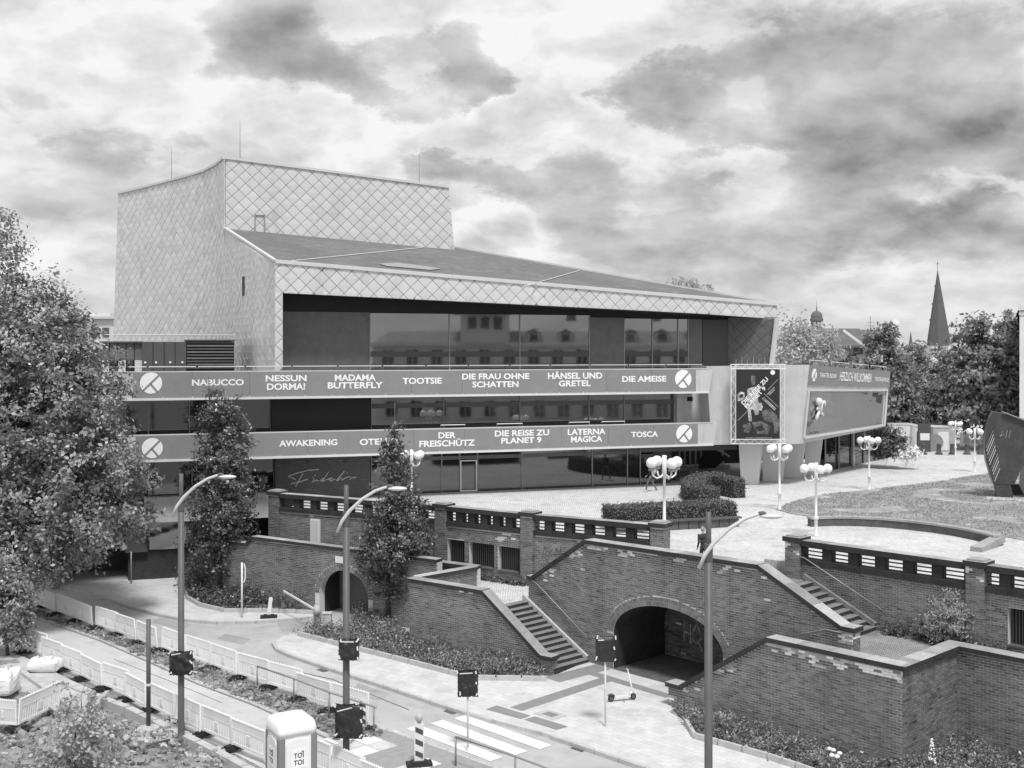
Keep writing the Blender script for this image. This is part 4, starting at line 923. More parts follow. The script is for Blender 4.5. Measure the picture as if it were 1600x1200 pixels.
# splayed wing wall at right with tiles on its inner face, shade painted into their darker colour
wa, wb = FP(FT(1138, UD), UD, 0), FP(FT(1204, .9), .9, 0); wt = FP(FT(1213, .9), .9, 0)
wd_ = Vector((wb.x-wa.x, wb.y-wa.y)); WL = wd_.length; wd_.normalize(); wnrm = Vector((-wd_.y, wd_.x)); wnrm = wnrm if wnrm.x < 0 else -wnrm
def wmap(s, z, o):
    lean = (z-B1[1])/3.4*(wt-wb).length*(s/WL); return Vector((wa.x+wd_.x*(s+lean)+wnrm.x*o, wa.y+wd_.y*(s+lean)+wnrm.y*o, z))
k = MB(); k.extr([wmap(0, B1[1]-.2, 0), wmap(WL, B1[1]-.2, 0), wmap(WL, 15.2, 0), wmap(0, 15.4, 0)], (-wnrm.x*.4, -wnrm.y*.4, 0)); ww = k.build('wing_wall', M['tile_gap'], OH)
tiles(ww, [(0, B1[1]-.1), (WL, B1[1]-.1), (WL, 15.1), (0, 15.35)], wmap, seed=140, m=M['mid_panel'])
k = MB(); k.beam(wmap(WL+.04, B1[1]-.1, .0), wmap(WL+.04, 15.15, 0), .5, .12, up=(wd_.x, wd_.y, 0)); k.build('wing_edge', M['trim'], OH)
k = MB()
for i in range(6): p = FP(FT(1150+i*9, 1.0), 1.0, B1[1]); k.tube([p, p+Vector((0, 0, .55+.2*(i % 2)))], .03, 5)
k.build('bracket_posts', M['steel'], OH)
# rear of the upper volume
k = MB(); k.extr([FP(tRr-.6, 4.3, 11), FP(tT+.6, dT+1.2, 11), FP(tT+.6, dT+1.2, roof_z(tT+.6, dT+1.2)-.4), FP(tRr-.6, 4.3, roof_z(tRr, UF)-.4)], (-FE.x*.2, -FE.y*.2, 0)); k.extr([FP(tRr-.05, 1.75, 11), FP(tRr-.6, 4.3, 11), FP(tRr-.6, 4.3, 15.5), FP(tRr-.05, 1.75, 15.5)], (-FE.x*.1, -FE.y*.1, 0)); k.build('rear_wall', M['concrete'], OH)

# ---- stage tower
st_t = MB(); tw_top = lambda s: 25.7-1.24*s/15.19
TR = FP(tT, dT, 0)
def tmap(s, z, o):
    ex = .094*(25-z)*max(0, s/15.19); return FP(tC+s+ex, dC-o, z)
zb0 = roof_z(tC, dC)-.35; zb1 = roof_z(tT, dT)-.35
LWP = [(-18.9, 75.0, 25.70), (-19.94, 77.0, 25.60), (-21.35, 79.0, 25.46), (-23.06, 80.8, 25.38), (-25.0, 82.7, 25.30), (-27.6, 85.1, 25.18), (-30.2, 87.5, 25.09)]
FWP = [(Fp.x, Fp.y), (-15.1, 67.7), (-16.5, 70.4), (-17.75, 72.8), (-18.9, 75.0)]
# tower shell
k = MB(); back = [FP(tT, dT+14, 0)]; ring_t = [(tmap(15.19, 24.4, 0).x, tmap(15.19, 24.4, 0).y, tw_top(15.19)), (back[0].x, back[0].y, 24.0), (-32, 96, 24.5)]+[p for p in LWP[::-1]]
ring_b = [(tmap(15.19, 14, 0).x, tmap(15.19, 14, 0).y, 14.0), (back[0].x, back[0].y, 10.0), (-32.4, 96, 10.0)]+[(p[0]-.04*14*i/6*.9*.049*20*.5, p[1], 10.0) for i, p in reversed(list(enumerate(LWP)))]
n = len(ring_t); k.add([(p[0], p[1], p[2]-.05) for p in ring_t]+ring_b, [tuple(range(n))]+[((i+1)%n, i, n+i, n+(i+1)%n) for i in range(n)])
tw_o = k.build('stage_tower', M['tile_gap'], OH)
tiles(tw_o, [(0.05, zb0), (15.19, zb1), (15.19, tw_top(15.19)-.08), (.05, tw_top(0)-.08)], tmap, single=True, seed=200)
def curve_map(pts2, tops=None, lean=0.0):
    seg = [0]
    for a, b in zip(pts2[:-1], pts2[1:]): seg.append(seg[-1]+math.hypot(b[0]-a[0], b[1]-a[1]))
    def f(s, z, o):
        i = max(0, min(len(pts2)-2, next((j for j in range(len(pts2)-1) if s <= seg[j+1]), len(pts2)-2))); w = (s-seg[i])/(seg[i+1]-seg[i]); a, b = pts2[i], pts2[i+1]
        d = Vector((b[0]-a[0], b[1]-a[1])).normalized(); nn = Vector((-d.y, d.x)); nn = nn if nn.dot(Vector((-.5, -.5))) > 0 else -nn
        x = a[0]+(b[0]-a[0])*w+nn.x*o; y = a[1]+(b[1]-a[1])*w+nn.y*o; return Vector((x-lean*(25-z)*s/seg[-1], y, z))
    return f, seg
lm, lseg = curve_map([p[:2] for p in LWP], lean=.035)
for i in range(6): tiles(tw_o, [(lseg[i], 11.0), (lseg[i+1], 11.0), (lseg[i+1], LWP[i+1][2]-.06), (lseg[i], LWP[i][2]-.06)], lm, seed=230+i, tv=.07)
k = MB()
for a, b in zip(LWP[:-1], LWP[1:]): k.beam(Vector(a), Vector(b), .3, .16)
k.beam(Vector(LWP[0]), Vector(ring_t[0]), .3, .16); k.build('parapet_trim', M['trim'], tw_o)
# side wall of the auditorium between tower corner and front edge
fm_, fseg = curve_map(FWP); fz_ = lambda s: roof_z(tF, UF)+(roof_z(tC, dC)-roof_z(tF, UF))*s/fseg[-1]
k = MB()
for i in range(4):
    a, b = FWP[i], FWP[i+1]; dd = Vector((b[0]-a[0], b[1]-a[1])).normalized(); nn = Vector((dd.y, -dd.x)); nn = nn if nn.x > 0 else -nn
    k.hexa([pt3(a, 10.9), pt3(b, 10.9), pt3(Vector(b)+nn*.4, 10.9), pt3(Vector(a)+nn*.4, 10.9)][::-1], [pt3(a, fz_(fseg[i])-.1), pt3(b, fz_(fseg[i+1])-.1), pt3(Vector(b)+nn*.4, fz_(fseg[i+1])-.1), pt3(Vector(a)+nn*.4, fz_(fseg[i])-.1)][::-1])
sw = k.build('side_wall', M['tile'], OH)
for i in range(4): tiles(sw, [(fseg[i], 11.0), (fseg[i+1], 11.0), (fseg[i+1], fz_(fseg[i+1])-.12), (fseg[i], fz_(fseg[i])-.12)], fm_, seed=250+i, gap=.010, lift=.02, tv=.05)
p = fm_(fseg[-1]*.55, 16.9, .04); k = MB(); dd = (Vector(FWP[2])-Vector(FWP[3])).normalized()
k.extr([fm_(fseg[-1]*.56+x, z, .03) for x, z in ((-.25, 16.4), (.25, 16.4), (.25, 17.6), (-.25, 17.6))], (-.02, -.02, 0)); k.build('slit_window', M['black'], sw)
# hatch frame on the tower front, roof antennas
k = MB()
for a, b in (((1.9, 20.75), (1.9, 22.0)), ((1.9, 22.0), (2.5, 22.0)), ((2.5, 22.0), (2.5, 20.75)), ((1.9, 20.75), (2.5, 20.75))): k.beam(tmap(a[0], a[1], .1), tmap(b[0], b[1], .1), .07, .07)
k.build('hatch_frame', M['steel'], tw_o)
for u, v0, v1, Y in ((375, 250, 188, 76), (655, 288, 240, 80), (268, 278, 232, 84)):
    k = MB(); k.tube([Q(u, v0+6, Y), Q(u, v1, Y)], [.035, .012], 5); k.build('antenna', M['steel'], tw_o)
# terrace buildings on the left: dark panels, louvres
ex = part('roof_extension', M['dark_panel'], (FT(222, 5.0), FT(291, 5.0), 5.0, 9, B1[0], 13.52))
for i in range(1, 4): t = FT(222+i*17.2, 5); part('panel_joint', M['black'], (t-.02, t+.02, 4.985, 5.0, B1[1], 13.5), parent=ex)
k = MB()
for u in (227, 244, 266, 285): k.lathe([(.06, 0), (.06, .05)], (0, 0, 0), 10); k.v = k.v[:-20]+[tuple(FP(FT(u, 4.98), 4.96, 12.32)+Vector((x, -.0, y))+Vector((0, -.02*z/.05, 0))) for x, y, z in k.v[-20:]]
k.build('white_lamp', M['letter'], ex)
for i in range(9):
    z = 11.95+i*.185; part('louvre', M['mid_panel'] if i % 2 else M['dark_panel'], (FT(292, 5.2), FT(365, 5.2), 5.0, 5.25, z, z+.10), parent=ex)
part('louvre_back', M['black'], (FT(291, 5.3), FT(366, 5.3), 5.3, 8.5, B1[0], 13.55)); part('louvre_cap', M['dark_panel'], (FT(291, 5.3), FT(366, 5.3), 4.9, 8.5, 13.57, 13.66))
for i in range(6): u = 145+i*13; part('extension_panel', M['mid_panel'], (FT(u, 6)+.02, FT(u+13, 6)-.02, 6, 6.1, 12.45, 13.45)); part('extension_window', M['white_concrete'] if i % 2 else M['black'], (FT(u, 6)+.02, FT(u+13, 6)-.02, 6, 6.1, 11.5, 12.44))
part('extension_roof', M['dark_panel'], (FT(140, 6), FT(223, 6), 5.8, 9, 13.46, 13.55)); part('extension_core', M['black'], (FT(145, 6), FT(222, 6), 6.12, 9, 11, 13.45))
for seg_ in range(4): t0 = FT(150+seg_*55, 6.5); t1 = FT(203+seg_*55, 6.5); k = MB(); k.tube([FP(t0, 6.5, 13.55), FP(t0, 6.5, 13.95), FP(t1, 6.5, 13.95), FP(t1, 6.5, 13.55)], .025, 5); k.build('guard_rail', M['trim'], OH)

# ---- foyer pavilion at the right end
Kt, Kb = Q(1265, 570, 72.5), Q(1250, 693.5, 72.5); Et, Eb = Q(1390, 580, 84), Q(1384, 667, 84); Bt, Bb = Q(1104, 572, 72.9), Q(1112, 695, 72.9)
bk = Vector((-2.5, 13, 0))
k = MB(); k.hexa([Bb, Kb, Eb, Bb+bk], [Bt, Kt, Et, Bt+bk]); pv = k.build('pavilion_shell', M['concrete'], OH)
def pf(a, b, o=0.0):                      # along / down the window face
    top = Kt.lerp(Et, a); bot = Kb.lerp(Eb, a); nn = (Et-Kt).cross(Kb-Kt).normalized(); nn = nn if nn.y < 0 else -nn; return top.lerp(bot, b)+nn*o
nn = (Et-Kt).cross(Kb-Kt).normalized(); nn = nn if nn.y < 0 else -nn
k = MB(); k.extr([pf(0, .0, .01), pf(1, .0, .01), pf(1, .27, .01), pf(0, .25, .01)], nn*.06); pbn = k.build('banner', M['banner'], OH)
k = MB(); k.extr([pf(.045, .36, .005), pf(.94, .38, .005), pf(.94, .93, .005), pf(.05, .895, .005)], nn*.02); pw = k.build('panorama_window', M['glass'], OH)
k = MB()
for a, b in (((.02, .32), (.97, .34)), ((.97, .34), (.965, .97)), ((.965, .96), (.03, .93)), ((.03, .93), (.02, .32))): k.beam(pf(*a, .05), pf(*b, .05), .18, .12)
k.build('window_frame', M['trim'], pw)
rt = (Et-Kt).normalized()
for body, a0, a1, b, h, hh in (('THEATER BONN', .11, .30, .125, .30, 0), ('HERZLICH WILLKOMMEN', .34, .74, .13, .62, 0), ('THEATER-BONN.DE', .78, .98, .15, .30, 0)):
    L_ = (pf(a1, b)-pf(a0, b)).length; me = text_mesh(body, L_, h, M['letter'], bold=.02); up = (pf(.5, 0)-pf(.5, 1)).normalized(); place_mesh(me, pf((a0+a1)/2, b, .085), rt, up); link('lettering', me, pbn)
k = MB(); cc0 = pf(.05, .125, .085); up = (pf(.5, 0)-pf(.5, 1)).normalized(); k.add([cc0]+[cc0+rt*.42*math.cos(2*math.pi*i/30)+up*.42*math.sin(2*math.pi*i/30) for i in range(30)], [(0, 1+i, 1+(i+1)%30) for i in range(30)]); k.build('emblem_disc', M['letter'], pbn)
k = MB(); k.beam(cc0+(rt+up)*.3+nn*.01, cc0-(rt+up)*.3+nn*.01, .07, .01, up=nn); k.beam(cc0+nn*.01, cc0+(rt*.8-up)*.3+nn*.01, .07, .01, up=nn); k.build('emblem_bar', M['banner'], pbn)
# hanging figure in the window: round helmet, torso, spread limbs
k = MB(); g0 = pf(.14, .56, .12)
k.ball(g0+up*.42-rt*.18, .27, 12, 8); 
for a, b, r0, r1 in (((0, .3), (.1, -.25), .22, .2), ((.05, .2), (.75, .45), .12, .1), ((.75, .45), (.85, .15), .1, .09), ((.0, -.2), (-.35, -.75), .13, .1), ((.15, -.25), (.75, -.45), .13, .1), ((-.05, .2), (-.35, -.1), .1, .08)):
    k.tube([g0+rt*a[0]+up*a[1], g0+rt*(a[0]+b[0])/2+up*(a[1]+b[1])/2, g0+rt*b[0]+up*b[1]], [r0, (r0+r1)/2, r1], 8)
o = k.build('window_figure', M['white_metal'], None, True); tag(o, 'white puffy suited figure floating against the foyer panorama window', 'figure')
k = MB()
for i in range(4): a0, a1 = i/4+.02, (i+1)/4-.02; k.tube([pf(a0, 0, -.15), pf(a0, 0, -.15)+Vector((0, 0, .3)), pf(a1, 0, -.15)+Vector((0, 0, .3)), pf(a1, 0, -.15)], .028, 5)
k.build('guard_rail', M['trim'], OH)
# pillars under the pavilion, dark entrance below
for (ub0, ub1, vb, ut0, ut1, vt) in ((1158, 1184, 757, 1154, 1191, 697), (1192, 1222, 751, 1190, 1228, 697), (1224, 1251, 745.5, 1222, 1259, 692), (1258, 1278, 741, 1257, 1286, 690)):
    Y = P(0, vb, PZ).y; k = MB(); a, b, c_, d_ = Q(ub0, vb, Y), Q(ub1, vb, Y), Q(ut1, vt, Y), Q(ut0, vt, Y); a.z = b.z = PZ-.05; c_.z = d_.z = 7.12
    k.extr([a, b, c_, d_], (.25, .75, 0)); k.build('pillar', M['white_concrete'], OH)
k = MB(); a, b = P(1288, 737, PZ), P(1386, 716, PZ); k.extr([pt3(a, PZ), pt3(b, PZ), pt3(b, 7.2), pt3(a, 7.2)], (-.2, .5, 0)); k.build('entrance_glass', M['glass_dark'], OH)
for i in range(6): p = a.lerp(b, i/5); k = MB(); k.beam(pt3(p, PZ)+Vector((.05, -.08, 0)), pt3(p, 7.15)+Vector((.05, -.08, 0)), .1, .1, up=(1, 0, 0)); k.build('mullion', M['frame'], OH)
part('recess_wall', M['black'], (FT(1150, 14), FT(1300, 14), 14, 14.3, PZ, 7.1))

# ---- large poster in a truss frame
pq = lambda u, v: Q(u, v, 71.9)
pt_ = thing('poster_stand', 'tall dark theatre poster in silver truss frame hanging before the concrete wall', 'poster', pq(1185, 694))
for nm, (a, b) in (('truss', ((1146, 573), (1225, 573))), ('truss', ((1146, 690), (1225, 690))), ('truss', ((1146, 573), (1146, 690))), ('truss', ((1222.5, 573), (1222.5, 690)))):
    A_, B_ = pq(*a), pq(*b); k = MB(); d_ = (B_-A_).normalized(); s_ = d_.cross(Vector((0, 1, 0))).normalized(); n = 12; w_ = .14
    for sy in (0, .22):
        for sx in (-1, 1): k.tube([A_-d_*w_+s_*sx*w_+Vector((0, sy, 0)), B_+d_*w_+s_*sx*w_+Vector((0, sy, 0))], .025, 6)
    for i in range(n): p0, p1 = A_.lerp(B_, i/n), A_.lerp(B_, (i+1)/n); k.tube([p0+s_*w_*(1 if i % 2 else -1), p1+s_*w_*(-1 if i % 2 else 1)], .016, 5); k.tube([p0+s_*w_, p0+s_*w_+Vector((0, .22, 0))], .014, 4)
    k.build(nm, M['white_metal'], pt_)
k = MB(); k.extr([pq(1150, 577), pq(1219, 577), pq(1219, 687), pq(1150, 687)], (0, .05, 0)); ps = k.build('poster', M['print_dark'], pt_)
pp = lambda x, y, o=.01: Q(1120+x/5, 540+y/5, 71.9-o)          # zoom coordinates of the printed sheet
def shape(pts, m, o): k = MB(); k.add([pp(x, y, o) for x, y in pts], [tuple(range(len(pts)))]); k.build('printed_shape', m, ps)
shape([(268, 235), (300, 235), (302, 270), (298, 305), (275, 310), (266, 275)], M['print_mid'], .010)
shape([(235, 340), (300, 318), (330, 345), (320, 400), (325, 440), (260, 445), (240, 400)], M['print_light'], .012)
shape([(160, 385), (185, 360), (215, 365), (222, 395), (205, 425), (165, 435)], M['print_light'], .014); shape([(178, 388), (192, 377), (206, 383), (205, 400), (190, 412), (176, 408)], M['print_dark'], .017)
shape([(240, 430), (320, 425), (340, 470), (330, 500), (280, 500), (240, 500)], M['print_light'], .016); shape([(240, 500), (265, 505), (275, 590), (250, 590)], M['print_light'], .018); shape([(285, 500), (325, 495), (330, 535), (300, 545)], M['print_light'], .019)
shape([(320, 450), (350, 445), (360, 480), (345, 510), (325, 500)], M['print_light'], .021); shape([(350, 500), (420, 500), (470, 545), (475, 580), (430, 600), (380, 590), (350, 550)], M['print_mid'], .010)
shape([(430, 590), (490, 570), (494, 630), (470, 690), (450, 680), (445, 620)], M['print_mid'], .013); shape([(205, 620), (260, 600), (275, 640), (250, 680), (210, 680)], M['print_mid'], .011); shape([(275, 600), (350, 590), (420, 630), (400, 690), (320, 690), (290, 650)], M['print_mid'], .015)
shape([(300, 640), (350, 620), (380, 660), (330, 670)], M['print_dark'], .018)
def diag(x0, y0, x1, y1, w, m, o=.02): k = MB(); k.beam(pp(x0, y0, o), pp(x1, y1, o), w, .004, up=(0, 1, 0)); k.build('printed_line', m, ps)
for l in ((395, 382, 450, 325), (410, 385, 452, 343), (355, 412, 455, 505), (365, 405, 462, 495)): diag(*l, .06, M['print_light'])
diag(165, 585, 235, 515, .03, M['grey_letter']); diag(370, 375, 480, 480, .03, M['grey_letter']); diag(400, 345, 478, 262, .03, M['grey_letter'])
dr = (pp(400, 250)-pp(195, 460)).normalized(); du = Vector((0, -1, 0)).cross(dr); du = du if du.z > 0 else -du
for body, x, y, w_ in (('DIE REISE ZU', 297, 355, 2.25), ('PLANET 9', 300, 405, 1.75)): me = text_mesh(body, w_, .27, M['letter'], bold=.03); place_mesh(me, pp(x, y, .03), dr, du); link('lettering', me, ps)
k = MB(); c0 = pp(437, 210, .02); k.add([c0]+[c0+Vector((.15*math.cos(2*math.pi*i/20), 0, .15*math.sin(2*math.pi*i/20))) for i in range(20)], [(0, 1+i, 1+(i+1)%20) for i in range(20)]); k.build('emblem_disc', M['letter'], ps)
k = MB()
for i in range(12): k.box(pp(235+i*17, 720, .01), (.1, .006, .03))
k.build('small_lettering', M['print_light'], ps)

# ================================================================== PLAZA THINGS
def globe_lamp(u, vb, vt, label, arms=4, rot=.4):
    b = P(u, vb, PZ); h = (vb-vt)*b.y/FPX; s = h/3.9
    t = thing('globe_lamp', label, 'lamp', b, rot, 'white globe lamps on the plaza', world_coords=False); t.scale = (s, s, s)
    k = MB(); k.lathe([(.13, 0), (.13, .05), (.085, .1), (.085, .85), (.13, .9), (.13, 1.0), (.07, 1.06), (.055, 2.9), (.10, 2.95), (.10, 3.8), (.0, 3.82)], seg=12); k.build('post', M['white_metal'], t, True)
    for i in range(arms):
        a = 2*math.pi*i/arms; d = Vector((math.cos(a), math.sin(a), 0)); k = MB()
        k.tube([d*.06+Vector((0, 0, 3.0)), d*.18+Vector((0, 0, 2.88)), d*.38+Vector((0, 0, 2.84)), d*.55+Vector((0, 0, 2.95)), d*.62+Vector((0, 0, 3.2))], .04, 7); o = k.build('arm', M['white_metal'], t, True)
        k = MB(); k.lathe([(.13, 3.17), (.15, 3.26), (.10, 3.28)], d*.62, 10); k.build('collar', M['steel'], o)
        k = MB(); k.ball(d*.62+Vector((0, 0, 3.50)), .24, 18, 12); k.build('globe', M['globe'], o, True)
    return t
globe_lamp(1038, 850, 708, 'globe lamp beside the clipped hedge, nearest the arch wall')
globe_lamp(1218, 797, 690, 'globe lamp standing before the theatre poster pillars')
globe_lamp(1275, 838, 720, 'globe lamp at the end of the curved bench wall, lowest in view', rot=.1)
globe_lamp(1358, 766, 679, 'globe lamp below the far end of the foyer window', 4, .0)
globe_lamp(1493, 713, 656, 'farthest globe lamp near the bollards and containers', rot=.2)
globe_lamp(1523, 738, 667, 'globe lamp left of the dark steel sculpture', rot=.5)
globe_lamp(643, 806, 700, 'globe lamp half hidden behind the middle leafy tree', rot=.7)
t = thing('flag_pole', 'plain white pole rising beside the foyer entrance', 'pole', P(1334, 731, PZ)); b = P(1334, 731, PZ); k = MB(); k.lathe([(.1, 0), (.1, .9), (.06, 1.0), (.05, 2.6), (.0, 2.62)], b, 10); k.build('post', M['white_metal'], t, True)

def hedge_body(name, label, segs, z0, z1, w, dens=420, planter=None):
    t = thing(name, label, 'hedge', pt3(segs[0], z0)); k = MB(); pts, nrs = [], []
    n = len(segs); L_, R_ = [], []
    for i, p in enumerate(segs):
        d = (Vector(segs[min(i+1, n-1)])-Vector(segs[max(i-1, 0)])).normalized(); s = Vector((-d.y, d.x)); L_.append(Vector(p)+s*w/2); R_.append(Vector(p)-s*w/2)
    for i in range(n-1):
        k.hexa([pt3(R_[i], z0), pt3(R_[i+1], z0), pt3(L_[i+1], z0), pt3(L_[i], z0)], [pt3(R_[i], z1-.06), pt3(R_[i+1], z1-.06), pt3(L_[i+1], z1-.06), pt3(L_[i], z1-.06)])
        quads = [((R_[i], R_[i+1]), 0), ((L_[i+1], L_[i]), 0)]
        if i == 0: quads.append(((L_[0], R_[0]), 0))
        if i == n-2: quads.append(((R_[n-1], L_[n-1]), 0))
        for (a, b), _ in quads:
            d = (b-a); nn = Vector((d.y, -d.x)).normalized(); m_ = int(d.length*(z1-z0)*dens)
            for _ in range(m_): q = a+d*random.random(); pts.append((q.x, q.y, random.uniform(z0, z1))); nrs.append((nn.x, nn.y, .2))
        a, b, c_, d_ = R_[i], R_[i+1], L_[i+1], L_[i]; m_ = int((b-a).length*w*dens)
        for _ in range(m_): x, y = random.random(), random.random(); q = a.lerp(b, x).lerp(d_.lerp(c_, x), y); pts.append((q.x, q.y, z1)); nrs.append((0, 0, 1))
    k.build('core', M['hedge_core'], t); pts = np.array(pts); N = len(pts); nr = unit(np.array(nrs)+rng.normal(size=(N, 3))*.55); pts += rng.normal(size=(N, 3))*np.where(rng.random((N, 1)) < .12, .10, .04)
    link('foliage', leaf_mesh('foliage', pts, .07+.07*rng.random(N), nr, .6+.8*rng.random(N), M['hedge'], .6), t)
    return t
ha, hb = P(962, 833, PZ), P(1155, 823, PZ); hd = (hb-ha).normalized(); hs_ = Vector((-hd.y, hd.x, 0))
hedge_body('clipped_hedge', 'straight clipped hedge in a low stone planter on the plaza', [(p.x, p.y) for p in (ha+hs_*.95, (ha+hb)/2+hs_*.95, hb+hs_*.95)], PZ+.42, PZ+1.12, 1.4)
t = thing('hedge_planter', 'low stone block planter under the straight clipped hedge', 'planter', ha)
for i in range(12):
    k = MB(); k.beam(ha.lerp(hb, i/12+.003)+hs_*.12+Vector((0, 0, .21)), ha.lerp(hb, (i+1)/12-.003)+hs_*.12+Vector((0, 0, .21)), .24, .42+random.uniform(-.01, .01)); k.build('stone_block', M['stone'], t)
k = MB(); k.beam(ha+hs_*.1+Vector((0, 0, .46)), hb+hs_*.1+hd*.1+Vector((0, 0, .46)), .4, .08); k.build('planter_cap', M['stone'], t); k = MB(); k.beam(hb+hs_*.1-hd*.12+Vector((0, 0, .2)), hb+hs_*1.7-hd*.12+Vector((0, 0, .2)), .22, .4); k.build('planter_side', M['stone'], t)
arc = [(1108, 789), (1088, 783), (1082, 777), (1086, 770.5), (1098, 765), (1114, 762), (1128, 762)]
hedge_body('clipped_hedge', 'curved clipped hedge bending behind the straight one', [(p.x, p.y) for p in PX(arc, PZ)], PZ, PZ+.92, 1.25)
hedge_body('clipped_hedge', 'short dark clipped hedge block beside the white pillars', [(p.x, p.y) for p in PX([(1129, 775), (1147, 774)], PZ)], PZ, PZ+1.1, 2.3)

# curved low bench wall with pale top
top = [(1264, 808), (1300, 806.5), (1340, 807), (1380, 809), (1420, 812.5), (1460, 817), (1500, 823), (1535, 830), (1560, 836.5)]
t = thing('curved_bench', 'long curved low stone bench wall with pale top bordering the lawn', 'bench', P(1264, 816, PZ)); bp = PX(top, PZ+.45)
for a, b in zip(bp[:-1], bp[1:]):
    k = MB(); k.beam(a-Vector((0, 0, .04)), b-Vector((0, 0, .04)), .5, .09, ext=-.004); k.build('seat_slab', M['coping'], t); k = MB(); k.beam(a-Vector((0, .06, .27)), b-Vector((0, .06, .27)), .32, .37, ext=-.003); k.build('block', M['stone'], t)
k = MB(); a, b = P(1562, 836, PZ+.4), P(1525, 862, PZ); k.beam(a-Vector((0, 0, .15)), b+Vector((0, 0, .05)), .5, .3); o = k.build('stone_ramp', M['coping']); tag(o, 'pale sloping stone cheek at the end of the curved bench', 'stone')

# ---- steel sculpture
SY = P(1570, 779, PZ).y; sc_ = thing('sculpture', 'tall dark curved steel sculpture standing on the lawn edge', 'sculpture', P(1575, 779, PZ))
sq = lambda u, v, y=0: Q(u, v, SY+y)
prof = [(1553, 757), (1547, 742), (1541, 722), (1538.5, 702), (1539, 685), (1542, 668), (1547, 652), (1552, 643.5), (1570, 647), (1600, 655), (1640, 668), (1640, 690), (1618, 700), (1597, 730), (1585, 757)]
k = MB(); k.extr([sq(*p) for p in prof], (.35, 1.1, 0)); k.build('curved_plate', M['bronze'], sc_)
k = MB(); k.extr([sq(*p) for p in ((1553, 757.5), (1578, 757.5), (1584, 778), (1559, 778))], (.3, .9, 0)); k.build('foot_block', M['bronze'], sc_)
k = MB(); k.extr([sq(u, v, 1.2) for u, v in ((1578, 757), (1592, 757), (1600, 772), (1584, 776))], (.5, .4, 0)); k.extr([sq(u, v, .1) for u, v in ((1598, 700), (1640, 690), (1640, 790), (1601, 775), (1592, 757))], (.3, .3, 0)); k.build('rear_leg', M['dark_steel'], sc_)
k = MB(); k.beam(sq(1566, 643.5, -.05), sq(1640, 672, -.05), .3, .07); k.build('top_edge', M['steel'], sc_)
for i in range(11):
    u0, v0 = 1540.5+i*1.15+(2 if i > 5 else 0), 700+i*5.2; k = MB(); L_ = 20-i*.5
    k.beam(sq(u0, v0, -.04), sq(u0+L_*.55, v0-L_*1.35, -.04), .03, .03); k.build('fin', M['trim'] if i % 3 else M['steel'], sc_)
for pts in ([(1563, 683), (1567, 673), (1569, 680), (1562, 681)], [(1571, 684), (1574, 672)], [(1576, 684), (1579, 673)]): stroke(sc_, [sq(u, v, -.02) for u, v in pts], .025, M['steel'], 'scratched_mark')
k = MB(); k.beam(P(1540, 778, PZ+.06), P(1660, 786, PZ+.06), 1.2, .06); k.build('base_slab', M['concrete'], sc_)

